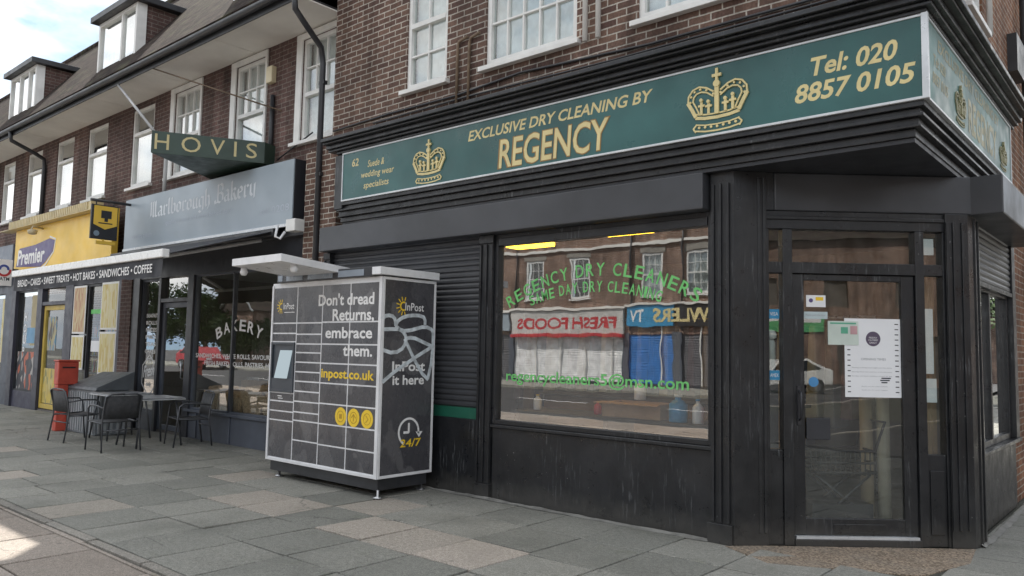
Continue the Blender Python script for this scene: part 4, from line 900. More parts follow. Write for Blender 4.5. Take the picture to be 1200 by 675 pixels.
# print on the doors
m = MB(); D = 0.0030
text(m, FL, "Don't dread", -7.46, 2.008, 0.985, 0.135, D, 0, 0.025); text(m, FL, 'Returns,', -7.19, 1.815, 0.72, 0.155, D, 0, 0.025)
text(m, FL, 'embrace', -7.31, 1.645, 0.82, 0.125, D, 0, 0.025); text(m, FL, 'them.', -6.98, 1.452, 0.50, 0.125, D, 0, 0.025)
text(m, FL, 'InPost', -8.16, 1.985, 0.22, 0.075, D, 0, 0.01); m.box if False else None
m.build('lettering', PRINTW, PL)
m = MB(FL); m.box(-8.14, -7.93, D-0.001, D, 1.945, 1.953); m.box(-8.21, -8.12, D-0.001, D, 0.955, 0.965); m.box(-8.20, -8.10, D-0.001, D, 0.93, 0.938); m.build('print_line', PRINTW, PL)
m = MB(); text(m, FL, 'inpost.co.uk', -7.36, 1.175, 0.92, 0.135, D, 0, 0.025); m.build('web_lettering', YEL, PL)
def sunburst(mb, u, z, r, d):
    mb.ring(u, z, r*0.34, r*0.52, d, d+0.001, 60, 300, 18)
    for w in range(75, 300, 30):
        a = R(w); mb.ribbon([(u+r*0.62*math.cos(a), z+r*0.62*math.sin(a)), (u+r*(1.0 if w % 60 else 1.25)*math.cos(a), z+r*(1.0 if w % 60 else 1.25)*math.sin(a))], r*0.12, d, d+0.001)
m = MB(FL); sunburst(m, -8.21, 2.02, 0.085, D-0.001); m.build('sun_emblem', YEL, PL)
m = MB(FL)
for u in (-6.98, -6.755, -6.53): m.disc(u, 0.0013, 0.80, 0.098, 0.0035, 28)
m.build('badge', YEL, PL)
m = MB(FL)
for u in (-6.98, -6.755, -6.53): m.ring(u, 0.80, 0.055, 0.062, 0.0036, 0.0046)
m.box(-7.005, -6.955, 0.0036, 0.0046, 0.775, 0.825); m.ribbon([(-6.79, 0.80), (-6.755, 0.835), (-6.72, 0.80)], 0.012, 0.0036, 0.0046); m.ribbon([(-6.755, 0.765), (-6.755, 0.835)], 0.012, 0.0036, 0.0046); m.ribbon([(-6.55, 0.835), (-6.51, 0.80), (-6.55, 0.765)], 0.012, 0.0036, 0.0046)
m.build('badge_icon', plain('badge_ochre', (0.45, 0.27, 0.01), 0.5), PL)
DS = 0.0055
m = MB(); text(m, FLS, 'InPost', 5.44, 1.305, 0.47, 0.105, DS, 0, 0.025); text(m, FLS, 'it here', 5.45, 1.16, 0.45, 0.105, DS, 0, 0.025); text(m, FLS, 'InPost', 5.60, 1.955, 0.27, 0.085, DS, 0, 0.008); m.build('side_lettering', PRINTW, PL)
m = MB(FLS); sunburst(m, 5.575, 2.0, 0.10, DS-0.001); m.build('sun_emblem', YEL, PL)
m = MB(FLS); m.ring(5.70, 0.66, 0.128, 0.152, DS-0.001, DS, 20, 245, 30); m.ring(5.70, 0.66, 0.128, 0.152, DS-0.001, DS, -10, 20, 6)
m.plate([(5.80, 0.655), (5.90, 0.655), (5.85, 0.595)], DS-0.001, DS); m.ribbon([(5.70, 0.75), (5.70, 0.655), (5.63, 0.655)], 0.026, DS-0.001, DS)
m.build('clock_emblem', PRINTW, PL)
m = MB(); text(m, FLS, '24/7', 5.58, 0.50, 0.30, 0.085, DS+0.001, 0.1, 0.015); m.build('hours_lettering', YEL, PL)
tags = [[(5.288, 1.854), (5.33, 1.885), (5.376, 1.893), (5.425, 1.885), (5.456, 1.861), (5.47, 1.792)], [(5.47, 1.792), (5.50, 1.84), (5.559, 1.875), (5.63, 1.897), (5.711, 1.908), (5.80, 1.91), (5.868, 1.895), (5.891, 1.86), (5.891, 1.817)],
 [(5.293, 1.743), (5.427, 1.750), (5.517, 1.752), (5.57, 1.73), (5.61, 1.69), (5.622, 1.64), (5.605, 1.59), (5.57, 1.545), (5.50, 1.51), (5.414, 1.502), (5.302, 1.53)],
 [(5.471, 1.784), (5.53, 1.748), (5.588, 1.735), (5.68, 1.745), (5.776, 1.768), (5.85, 1.785), (5.922, 1.786), (5.99, 1.765), (6.015, 1.731), (6.018, 1.603), (5.999, 1.385), (5.955, 1.223)],
 [(5.603, 1.648), (5.741, 1.438), (5.868, 1.278), (5.956, 1.214)], [(5.626, 1.657), (5.68, 1.665), (5.75, 1.66), (5.879, 1.618), (6.010, 1.576), (5.764, 1.456), (5.468, 1.299), (5.316, 1.198)]]
m = MB(FLS)
for i, t_ in enumerate(tags): m.ribbon(t_, 0.040, DS+0.0012+0.0004*i, DS+0.0015+0.0004*i)
m.build('graffiti', SPRAY, PL)

# ================================================================ TERRACE BUILDINGS
GW = 'upstairs windows of the terrace'
def terrace(name_label, x0, x1, wins, key):
    T = thing('terrace_building', ((x0+x1)/2, 8, 0), name_label, 'building')
    hs = [(a, b, 4.57, 6.10) for a, b, k in wins]
    m = MB(); wall_mesh(m, FT, x0, x1, 2.95, 6.26, hs); m.build('wall', BRICKT, T)
    for a, b, k in wins:
        if k == 's': sash(T, FT, a, b, 4.57, 6.10, 0, 3, 2, 0.45, 1, 0.06, NET, True, 0.14, 1)
        else: sash(T, FT, a, b, 4.57, 6.10, 0, 1, 1, 0.68 if k == 'c' else 0.62, 1, 0.06, OFFWHITE, True, 0.0, 1, 0.66)
    # soffit in boards, gutter
    m = MB(); n = int((x1-x0)/1.8)
    for i in range(n): a = x0+(x1-x0)*i/n; b = x0+(x1-x0)*(i+1)/n; m.box(a+0.006, b-0.006, 5.72, 6.52, 6.215, 6.235)
    m.build('soffit', OFFWHITE, T)
    MB().box(x0, x1, 5.73, 6.5, 6.24, 6.26).build('eave_board', GUTTER, T)
    m = MB(); m.box(x0, x1, 5.70, 5.72, 6.17, 6.33)
    P = [(5.70-0.06-0.06*math.cos(R(t_)), 6.31-0.075*math.sin(R(t_))) for t_ in range(0, 181, 20)]
    P2 = [(5.70-0.06-0.052*math.cos(R(t_)), 6.31-0.066*math.sin(R(t_))) for t_ in range(180, -1, -20)]
    poly = P+P2; k = len(poly); V = [(x0, a, b) for a, b in poly]+[(x1, a, b) for a, b in poly]
    m.add(V, [(i, k+i, k+(i+1) % k, (i+1) % k) for i in range(k)], FW, True); m.build('gutter', GUTTER, T)
    m = MB(); m.hexa([(x0, 5.66, 6.30), (x1, 5.66, 6.30), (x1, 8.1, 9.40), (x0, 8.1, 9.40), (x0, 5.60, 6.36), (x1, 5.60, 6.36), (x1, 8.1, 9.52), (x0, 8.1, 9.52)])
    m.hexa([(x0, 8.1, 9.40), (x1, 8.1, 9.40), (x1, 10.6, 6.30), (x0, 10.6, 6.30), (x0, 8.1, 9.52), (x1, 8.1, 9.52), (x1, 10.7, 6.36), (x0, 10.7, 6.36)])
    n = int((x1-x0)/0.3)
    for i in range(n): a = x0+0.3*i; m.tube([(a+0.005, 8.1, 9.50), (a+0.295, 8.1, 9.50)], 0.09, 8)
    m.build('roof', TILES, T)
    MB().box(x0, x1, 10.3, 10.4, 0, 6.3).build('rear_wall', BRICKO, T)
    return T
def dormer(T, x0, x1, lights):
    y0 = 6.0; z0, z1 = 6.80, 7.88
    m = MB(); a, b = x0+0.03, x1-0.03
    m.add([(a, y0+0.20, z0-0.12), (b, y0+0.20, z0-0.12), (b, y0+0.20, z1), (a, y0+0.20, z1), (a, y0+1.15, z1), (b, y0+1.15, z1), (a, y0+0.20, z0-0.3), (b, y0+0.20, z0-0.3)], [(0, 1, 2, 3), (6, 3, 4), (7, 5, 2), (3, 2, 5, 4), (6, 4, 5, 7), (6, 7, 1, 0)])
    dm = m.build('dormer', BRICKT, T)
    MB().hexa([(x0-0.10, y0-0.12, z1), (x1+0.10, y0-0.12, z1), (x1+0.10, y0+1.4, z1+0.03), (x0-0.10, y0+1.4, z1+0.03), (x0-0.10, y0-0.12, z1+0.12), (x1+0.10, y0-0.12, z1+0.12), (x1+0.10, y0+1.4, z1+0.15), (x0-0.10, y0+1.4, z1+0.15)]).build('dormer_roof', GUTTER, dm, 0.01)
    fr = Frame((0, y0+0.02, 0), (1, 0, 0), (0, -1, 0)); f = MB(fr); frame_rect(f, x0, x1, z0, z1-0.005, 0.07, -0.18, 0.0)
    for i in range(1, len(lights)): x = x0+(x1-x0)*lights[i]; f.box(x-0.03, x+0.03, -0.075, -0.004, z0+0.07, z1-0.075)
    f.box(x0-0.05, x1+0.05, -0.08, 0.06, z0-0.05, z0-0.001)
    f.build('dormer_window', WHITE, dm)
    MB(fr).box(x0+0.06, x1-0.06, -0.05, -0.044, z0+0.06, z1-0.07).build('dormer_pane', GLASSUP, dm)
    MB(fr).box(x0+0.05, x1-0.05, -0.16, -0.15, z0, z1-0.05).build('dormer_blind', NET, dm)
BK = terrace('dark brick terrace building over the bakery with three white small-paned windows', -15.72, -8.80, [(-9.80, -8.95, 's'), (-11.68, -10.80, 's'), (-13.80, -12.85, 's'), (-15.55, -14.62, 'c')], 'b')
PR = terrace('dark brick terrace building over the yellow shop', -21.6, -15.72, [(-17.72, -16.72, 'o'), (-19.48, -18.50, 'c'), (-21.38, -20.42, 'c')], 'p')
FR = terrace('farthest dark brick terrace building at the left edge', -31.0, -21.6, [(-23.2, -22.3, 'c'), (-25.1, -24.2, 'c'), (-27.0, -26.1, 'c')], 'f')
dormer(BK, -11.04, -9.40, (0, 0.33, 0.66)); dormer(PR, -16.22, -14.50, (0, 0.62)); dormer(PR, -21.42, -19.68, (0, 0.38, 0.72))
# shared small fittings
ab = tag(MB(FT).box(-10.66, -10.50, 0.0, 0.09, 5.60, 5.86).build('alarm_box', plain('cream_box', (0.70, 0.62, 0.42), 0.4), None, 0.012), 'small cream alarm box on the dark brick between upstairs windows', 'alarm box')
m = MB(FT); m.tube([(-10.52, 0.04, 5.40), (-10.52, 0.04, 4.25)], 0.035, 8); m.tube([(-10.3, 0.05, 4.35), (-9.4, 0.06, 4.62)], 0.012, 6); m.build('downpipe', GUTTER, BK)
m = MB(); m.tube([(-19.9, 5.65, 6.25), (-19.9, 5.68, 6.05), (-20.0, 6.2, 5.88), (-20.1, 6.43, 5.8), (-20.1, 6.45, 5.6), (-20.1, 6.45, 2.8)], 0.045, 10); m.build('downpipe', GUTTER, PR)
m = MB(); m.tube([(-10.25, 6.45, 5.1), (-13.1, 5.75, 6.2)], 0.012, 6); m.build('cable', BROWN, BK)
# ---- bakery shop front
m = MB(FB); m.box(-15.40, -14.95, -0.2, 0.05, 0.0, 3.15); m.build('brick_pier', BRICKT, BK)
m = MB(FB); m.box(-12.78, -9.40, -0.15, -0.02, 0.0, 0.43); m.box(-12.78, -9.40, -0.15, 0.03, 0.432, 0.475)
for x in (-12.4, -11.35, -10.3): m.box(x-0.03, x+0.03, -0.02, 0.0, 0.02, 0.42)
m.box(-14.62, -13.95, -0.12, -0.02, 0.0, 0.33)
m.build('stall_riser', BAKWALL, BK, 0.005)
m = MB(FB); m.box(-14.94, -14.66, -0.15, 0.03, 0.0, 2.85); m.box(-13.95, -13.86, -0.12, 0.0, 0.0, 2.75); m.box(-12.86, -12.66, -0.14, 0.01, 0.0, 2.75); m.box(-9.42, -9.345, -0.14, 0.01, 0.0, 2.85)
m.box(-14.66, -9.42, -0.15, 0.012, 2.72, 3.15); m.box(-13.86, -12.86, -0.12, -0.005, 2.28, 2.35); m.box(-11.45, -11.41, -0.1, -0.03, 0.475, 2.72)
m.build('shopfront_frame', plain('bakery_frame', (0.035, 0.038, 0.046), 0.4), BK, 0.004)
bw = MB(FB); frame_rect(bw, -12.66, -9.42, 0.476, 2.72, 0.03, -0.09, -0.03); bw = bw.build('shop_window', BAKWALL, BK)
MB(FB).box(-12.64, -9.44, -0.07, -0.064, 0.50, 2.70).build('pane', GLASST, bw)
m = MB(); arc_text(m, FB, 'BAKERY', -11.95, -10.62, 1.62, 0.15, 0.18, -0.061, 0.02, 0.82)
text(m, FB, 'SANDWICHES, WHITE ROLLS, SAVOURIES', -12.6, 1.32, 2.38, 0.085, -0.061, 0, 0.012); text(m, FB, 'FRESH BAKED ROLLS, PASTRIES, HOT', -12.3, 1.20, 2.1, 0.085, -0.061, 0, 0.012)
m.build('lettering', PRINTW, bw)
b2 = MB(FB); frame_rect(b2, -14.66, -13.95, 0.335, 2.72, 0.04, -0.09, -0.03); b2 = b2.build('side_window', BAKWALL, BK)
MB(FB).box(-14.63, -13.98, -0.07, -0.064, 0.36, 2.70).build('pane', GLASST, b2)
m = MB()
for i, s in enumerate(('BREAKFAST', 'ROLLS', 'PASTIES', 'PIES', 'TEAS', 'CAKES')): text(m, FB, s, -14.50, 2.02-0.13*i, 0.42, 0.07, -0.061, 0, 0.015)
text(m, FB, 'EST', -14.38, 1.20, 0.18, 0.08, -0.061, 0.1, 0.01); text(m, FB, 'Fresh', -14.52, 0.92, 0.46, 0.22, -0.061, 0.2, 0.02, 0.12); text(m, FB, 'daily', -14.40, 0.76, 0.22, 0.09, -0.061, 0.1, 0.01)
m.build('lettering', PRINTW, b2)
m = MB(FB); m.ribbon([(-14.55, 1.15), (-14.56, 0.82), (-14.28, 0.58), (-14.0, 0.82), (-14.02, 1.15)], 0.022, -0.0625, -0.061); m.ribbon([(-14.55, 1.15), (-14.3, 1.34), (-14.02, 1.15)], 0.022, -0.0625, -0.061); m.build('shield', PRINTW, b2)
d_ = MB(FB); frame_rect(d_, -13.855, -12.865, 0.05, 2.275, 0.09, -0.10, -0.05); d_ = d_.build('door', BAKWALL, BK, 0.004)
MB(FB).box(-13.78, -12.94, -0.078, -0.072, 0.12, 2.2).build('pane', GLASST, d_); MB(FB).tube([(-12.99, -0.05, 0.95), (-12.99, -0.01, 0.97), (-12.99, -0.01, 1.25), (-12.99, -0.05, 1.27)], 0.012, 8).build('handle', STEEL, d_)
MB(FB).box(-13.86, -12.86, -0.08, -0.074, 2.34, 2.73).build('transom_pane', GLASST, BK)
m = MB(); m.box(-15.0, -8.9, 10.0, 10.1, 0, 3.1); m.box(-15.05, -14.95, 6.65, 10.0, 0, 3.1); m.box(-9.0, -8.9, 6.65, 10.0, 0, 3.1); m.build('interior_wall', BEIGE, BK)
MB().box(-15, -9, 6.5, 10, -0.02, 0.04).build('interior_floor', FLOORIN, BK); MB().box(-15, -9, 6.52, 10, 2.9, 2.95).build('interior_ceiling', WHITE, BK)
bc = thing('bakery_counter', (-11, 7.6, 0.04), 'wooden bakery counter with bread trays inside the bakery window', 'counter')
MB().box(-12.5, -9.6, 7.3, 7.9, 0.04, 0.95).build('front', WOODIN, bc, 0.01)
for i in range(5):
    x = -12.2+0.55*i; MB().box(x-0.2, x+0.2, 7.35, 7.85, 0.952, 1.0).build('tray', STEEL, bc)
for i, (x, w, h) in enumerate(((-12.1, 0.28, 0.30), (-11.55, 0.35, 0.22), (-10.95, 0.30, 0.34), (-10.3, 0.4, 0.28))):
    b_ = thing('basket', (x, 6.75, 0.5), ('square pale wicker basket at the left end of the bakery window ledge', 'low pale wicker basket second from the left on the bakery window ledge', 'tall pale wicker basket second from the right on the bakery window ledge', 'wide pale wicker basket at the right end of the bakery window ledge')[i], 'basket')
    MB().hexa([(x-w*0.8, 6.6, 0.50), (x+w*0.8, 6.6, 0.50), (x+w*0.8, 6.95, 0.50), (x-w*0.8, 6.95, 0.50), (x-w, 6.56, 0.50+h), (x+w, 6.56, 0.50+h), (x+w, 7.0, 0.50+h), (x-w, 7.0, 0.50+h)]).build('basket_body', plain('wicker', (0.46, 0.32, 0.20), 0.8, 0, 0.3, 30, 0.4, 70), b_, 0.01)
    m = MB()
    for k in range(4): m.tube([(x-w*0.7+k*w*0.45, 6.62, 0.52+h), (x-w*0.6+k*w*0.45, 6.9, 0.54+h)], 0.045, 8)
    m.build('loaves', CARD, b_)
wl = MB(FB); wl.box(-12.66, -9.44, -0.75, -0.10, 0.44, 0.49); wl.build('window_ledge', WOODIN, BK)
bl_ = thing('ceiling_light', (-11, 8, 2.85), 'white strip light on the bakery ceiling', 'ceiling light')
MB().box(-12.0, -10.2, 8.0, 8.12, 2.84, 2.899).build('housing', WHITE, bl_); MB().box(-11.95, -10.25, 8.02, 8.10, 2.80, 2.838).build('diffuser', LAMPW, bl_)
# bakery fascia
BS = thing('fascia_sign', (-12.2, 6.2, 3.26), 'blue grey bakery fascia sign with faded white blackletter writing', 'sign')
FBS = Frame((0, 6.2, 0), (1, 0, 0), (0, -1, 0))
MB(FBS).box(-14.93, -9.47, -0.02, 0.0, 3.28, 4.20).build('panel', BAKSIGN, BS, 0.003)
MB(FBS).box(-14.93, -9.47, -0.30, -0.021, 3.275, 4.205).build('casing', LOCKD, BS, 0.004)
m = MB(FBS); m.box(-14.93, -9.47, -0.02, 0.02, 3.235, 3.279); m.build('trim', ALU, BS, 0.003)
m = MB(); blackletter(m, FBS, 'Marlborough', -13.92, 3.78, 2.15, 0.28, 0.0015); blackletter(m, FBS, 'Bakery', -11.60, 3.79, 1.17, 0.30, 0.0015); m.build('lettering', plain('faded_white', (0.66, 0.70, 0.74), 0.6), BS)
m = MB(); text(m, FBS, 'quality bread and cakes baked daily', -13.3, 3.58, 2.2, 0.09, 0.0015); text(m, FBS, 'tel 0208', -10.3, 3.47, 0.75, 0.10, 0.0015); text(m, FBS, 'orders taken', -14.6, 3.44, 0.8, 0.09, 0.0015); m.build('faded_lettering', plain('very_faded_white', (0.44, 0.49, 0.56), 0.6), BS)
MB(FB).box(-15.3, -9.35, -0.05, 0.12, 3.12, 3.235).build('cornice', BLACKFLAT, BK, 0.005)
jb = tag(MB().box(-9.40, -9.18, 6.06, 6.22, 3.13, 3.30).build('junction_box', WHITE, None, 0.008), 'white awning motor box at the right end of the bakery fascia', 'box')
m = MB(); m.tube([(-9.5, 6.0, 3.22), (-9.47, 5.95, 3.05), (-9.38, 5.97, 3.02), (-9.36, 6.03, 3.12)], 0.018, 8); m.build('cable', LOCKW, jb)
# awning
AW = thing('awning', (-12.6, 5.4, 2.4), 'dark fabric awning with white front bar pulled out over the bakery tables', 'awning')
m = MB(); m.hexa([(-15.45, 4.66, 2.70), (-9.95, 4.66, 2.70), (-9.95, 6.22, 3.20), (-15.45, 6.22, 3.20), (-15.45, 4.66, 2.708), (-9.95, 4.66, 2.708), (-9.95, 6.22, 3.208), (-15.45, 6.22, 3.208)]); m.build('fabric', AWND, AW)
MB().box(-15.52, -9.87, 4.58, 4.68, 2.655, 2.765).build('front_bar', UPVC, AW, 0.012)
m = MB(); P = []; n = 60
for i in range(n+1): x = -15.47+5.56*i/n; P += [(x, 4.62+0.006*math.sin(i*1.1), 2.655), (x, 4.61+0.014*math.sin(i*0.9), 2.41+0.008*math.cos(i*1.57))]
m.add(P, [(2*i, 2*i+2, 2*i+3, 2*i+1) for i in range(n)], smooth=True); m.build('valance', AWND, AW)
fa = Frame((0, 4.59, 0), (1, 0, 0), (0, -1, 0)); m = MB(); text(m, fa, 'BREAD \u2022 CAKES \u2022 SWEET TREATS \u2022 HOT BAKES \u2022 SANDWICHES \u2022 COFFEE', -15.2, 2.47, 5.05, 0.115, 0.0, 0, 0.012); m.build('lettering', PRINTW, AW)
for x in (-15.1, -10.3): MB().tube([(x, 6.25, 3.10), (x+0.5 if x < -13 else x-0.5, 5.45, 2.88), (x, 4.68, 2.68)], 0.028, 8).build('arm', UPVC, AW)
MB().box(-15.45, -9.9, 6.18, 6.30, 3.13, 3.232).build('cassette', GUTTER, AW, 0.01)
# HOVIS wedge sign
HV = thing('projecting_sign', (-11.3, 5.8, 4.27), 'dark green wedge sign reading HOVIS in pale gold, jutting from the bakery front', 'sign')
nose, r_, l_ = (-11.13, 4.92), (-10.38, 6.28), (-12.15, 6.40)
MB().prism([nose, r_, (-10.45, 6.5), (-12.15, 6.5), l_], 4.275, 4.60).build('board', HOVG, HV, 0.004)
uu = Vector((r_[0]-nose[0], r_[1]-nose[1], 0)); Lh = uu.length; FH = Frame((nose[0], nose[1], 0), uu, (uu.y, -uu.x, 0))
m = MB(); 
for ch, a, w in (('H', 0.045, 0.19), ('O', 0.40, 0.26), ('V', 0.79, 0.20), ('I', 1.12, 0.035), ('S', 1.29, 0.155)): text(m, FH, ch, a, 4.335, w, 0.225, 0.003, 0, 0.0)
m.build('lettering', HOVY, HV)
m = MB(); m.tube([(-13.69, 6.33, 4.15), (-13.69, 6.33, 4.9)], 0.035, 8); m.build('post', plain('pale_post', (0.45, 0.46, 0.46), 0.5), BK)
m = MB(); m.tube([(-14.40, 5.72, 6.18), (-11.15, 4.96, 4.60)], 0.022, 8); m.build('stay', plain('stay_grey', (0.34, 0.34, 0.34), 0.5), HV)

# ---- yellow shop
m = MB(FB); m.box(-21.6, -21.30, -0.15, 0.04, 0, 3.2); m.box(-19.98, -19.68, -0.12, 0.0, 0, 2.8); m.box(-18.25, -17.82, -0.14, 0.02, 0, 2.8); m.box(-15.58, -15.40, -0.14, 0.02, 0, 2.8); m.box(-21.3, -15.4, -0.15, 0.01, 2.74, 3.2); m.box(-19.68, -18.25, -0.1, -0.01, 2.36, 2.44)
m.build('shopfront_frame', plain('shop_slate', (0.045, 0.046, 0.065), 0.45), PR, 0.004)
SLB = plain('shop_slate_blue', (0.055, 0.055, 0.085), 0.5)
MB(FB).box(-21.3, -19.98, -0.14, -0.01, 0, 0.38).build('stall_riser', SLB, PR, 0.005); MB(FB).box(-17.82, -15.58, -0.14, -0.01, 0, 0.60).build('stall_riser', SLB, PR, 0.005)
pw = MB(FB); frame_rect(pw, -21.3, -19.98, 0.381, 2.74, 0.04, -0.09, -0.02); pw = pw.build('shop_window', BLACKFLAT, PR); MB(FB).box(-21.27, -20.01, -0.07, -0.064, 0.41, 2.71).build('pane', GLASSP, pw)
m = MB()
for i, ch in enumerate('HOURS'): text(m, FB, ch, -20.93, 2.02-0.27*i, 0.17, 0.20, -0.061, 0, 0.03)
m.build('lettering', PRINTW, pw)
m = MB(FB); m.box(-20.48, -20.06, -0.0635, -0.062, 1.45, 2.62); m.build('notice', plain('sun_faded_card', (0.42, 0.36, 0.22), 0.7), pw)
m = MB(FB); m.box(-20.70, -20.18, -0.0615, -0.060, 1.5, 1.86); m.build('blue_notice', plain('pale_blue_print', (0.16, 0.33, 0.50), 0.6), pw)
def posterprint(name, cols, seed):
    t = NT(name); v = t.coord((2.3+seed, 1, 1.7)); vo = t.n('ShaderNodeTexVoronoi'); vo.inputs['Scale'].default_value = 3.2; t.l(v, vo.inputs['Vector'])
    sp_ = t.n('ShaderNodeSeparateColor'); t.l(vo.outputs['Color'], sp_.inputs[0]); r = t.n('ShaderNodeValToRGB'); r.color_ramp.interpolation = 'CONSTANT'
    e = r.color_ramp.elements
    while len(e) < len(cols): e.new(0.5)
    for i, c in enumerate(cols): e[i].position = i/len(cols); e[i].color = (*c, 1)
    t.l(sp_.outputs[0], r.inputs[0]); t.bsdf(r.outputs[0], 0.5); return t.m
m = MB(FB); m.box(-21.22, -20.05, -0.0618, -0.0605, 0.42, 1.30); m.build('poster_print', posterprint('poster_fruit', [(0.05, 0.05, 0.06), (0.5, 0.13, 0.07), (0.06, 0.06, 0.07), (0.42, 0.40, 0.38), (0.07, 0.08, 0.09)], 1), pw)
dd = MB(FB); frame_rect(dd, -19.66, -18.27, 0.06, 2.35, 0.10, -0.13, -0.06); dd = dd.build('door', plain('yellow_door', (0.55, 0.40, 0.08), 0.5), PR, 0.004)
MB(FB).box(-19.57, -18.36, -0.10, -0.094, 0.15, 2.26).build('pane', GLASSP, dd); MB(FB).box(-19.55, -18.75, -0.092, -0.088, 0.18, 0.95).build('lower_poster', posterprint('poster_yellow', [(0.62, 0.47, 0.10), (0.55, 0.42, 0.12), (0.30, 0.28, 0.12), (0.60, 0.50, 0.2)], 2), dd)
MB(FB).box(-19.45, -18.95, -0.092, -0.088, 1.35, 2.1).build('upper_poster', posterprint('poster_mixed', [(0.40, 0.36, 0.2), (0.10, 0.25, 0.38), (0.35, 0.33, 0.3), (0.12, 0.10, 0.08)], 3), dd)
MB(FB).box(-19.68, -18.25, -0.08, -0.074, 2.43, 2.75).build('transom_pane', GLASSP, PR)
p2 = MB(FB); frame_rect(p2, -17.82, -15.58, 0.601, 2.74, 0.05, -0.09, -0.02); p2.box(-17.12, -17.06, -0.09, -0.02, 0.65, 2.69); p2.box(-16.46, -16.40, -0.09, -0.02, 0.65, 2.69)
p2 = p2.build('shop_window', BLACKFLAT, PR); MB(FB).box(-17.79, -15.61, -0.07, -0.064, 0.63, 2.71).build('pane', GLASSP, p2)
py = posterprint('poster_pale_yellow', [(0.60, 0.52, 0.22), (0.62, 0.55, 0.30), (0.55, 0.42, 0.14), (0.64, 0.58, 0.36)], 4); pr_ = posterprint('poster_rust', [(0.52, 0.36, 0.2), (0.45, 0.24, 0.14), (0.55, 0.46, 0.25)], 5)
def window_poster(u0, u1, z0, z1, mat, lab):
    t = thing('poster', ((u0+u1)/2, 6.40, z0), lab, 'poster', 'posters in the yellow shop window')
    MB(FB).box(u0, u1, 0.0, 0.012, z0, z1).build('board', WHITE, t, 0.003); MB(FB).box(u0+0.04, u1-0.04, 0.0125, 0.0145, z0+0.04, z1-0.04).build('print', mat, t)
window_poster(-17.80, -17.14, 1.72, 2.72, pr_, 'rusty orange upper poster beside the yellow shop door'); window_poster(-17.80, -17.14, 0.98, 1.69, py, 'pale yellow lower poster beside the yellow shop door')
window_poster(-16.38, -15.60, 1.80, 2.74, py, 'pale yellow upper poster at the right of the yellow shop front'); window_poster(-16.38, -15.60, 0.92, 1.76, py, 'pale yellow lower poster at the right of the yellow shop front')
m = MB(FB); m.box(-16.95, -16.5, -0.0618, -0.060, 1.36, 1.58); m.build('notice', PAPER, p2); m = MB(FB); m.box(-17.04, -16.5, -0.0618, -0.060, 2.13, 2.22); m.build('green_notice', LIME, p2)
m = MB(); m.box(-21.5, -15.45, 9.0, 9.1, 0, 3.1); m.build('interior_wall', BEIGE, PR); MB().box(-21.5, -15.45, 6.5, 9, -0.02, 0.04).build('interior_floor', FLOORIN, PR); MB().box(-21.5, -15.45, 6.52, 9, 2.9, 2.95).build('interior_ceiling', WHITE, PR)
for i in range(2):
    x = -20.3+3.2*i; g_ = thing('shop_shelving', (x, 8.2, 0.04), ('stocked shelving inside the left part of the yellow shop', 'stocked shelving inside the right part of the yellow shop')[i], 'shelving')
    m = MB(); m.box(x-1.1, x+1.1, 8.6, 8.7, 0.04, 2.2)
    for z in (0.3, 0.75, 1.2, 1.65, 2.1): m.box(x-1.1, x+1.1, 8.2, 8.59, z, z+0.03)
    m.build('rack', GREYC, g_); m = MB()
    for z in (0.33, 0.78, 1.23, 1.68):
        for k in range(9): m.box(x-1.05+k*0.235, x-0.87+k*0.235, 8.25, 8.5, z+0.001, z+random.uniform(0.2, 0.36))
    m.build('goods', posterprint('shelf_goods', [(0.5, 0.1, 0.06), (0.6, 0.45, 0.08), (0.08, 0.2, 0.4), (0.5, 0.48, 0.42), (0.1, 0.3, 0.1)], 6+i), g_)
YS = thing('fascia_sign', (-18.2, 6.2, 3.15), 'bright yellow fascia sign with purple flag logo over the far shop', 'sign')
FY = Frame((0, 6.22, 0), (1, 0, 0), (0, -1, 0))
MB(FY).box(-20.95, -15.52, -0.12, 0.0, 3.16, 4.14).build('panel', YELSIGN, YS, 0.005)
m = MB(FY); m.box(-21.6, -16.2, -0.1, 0.17, 4.145, 4.16); m.box(-21.0, -16.25, -0.1, 0.14, 4.161, 4.33)
for i in range(46): x = -20.95+0.10*i; m.box(x, x+0.055, 0.1405, 0.165, 4.17, 4.325)
m.build('light_trough', plain('cream_trough', (0.62, 0.52, 0.30), 0.5), YS)
m = MB(FY); m.tube([(-19.2, 0.0, 4.05), (-19.2, 0.2, 4.08), (-19.15, 0.26, 3.98)], 0.02, 8); m.lathe([(0.03, 0), (0.09, 0.02), (0.10, 0.1), (0.03, 0.12)], (-19.1, 0.24, 3.88), 12); m.build('spot_lamp', plain('lamp_cream', (0.5, 0.44, 0.3), 0.5), YS)
m = MB(FY); m.plate([(-20.80, 3.28), (-20.62, 3.70), (-19.6, 3.72), (-18.75, 3.80), (-18.45, 3.74), (-18.52, 3.5), (-18.95, 3.28), (-19.2, 3.2)], 0.001, 0.006); m.build('flag', PURP, YS)
m = MB(FY); m.ribbon([(-18.75, 3.84), (-18.41, 3.76), (-18.47, 3.50), (-18.9, 3.24), (-19.15, 3.17)], 0.035, 0.001, 0.005); m.build('flag_border', PRINTW, YS)
m = MB(); text(m, FY, 'Premier', -20.72, 3.30, 1.75, 0.36, 0.0085, 0.1, 0.03); m.build('lettering', PRINTW, YS)
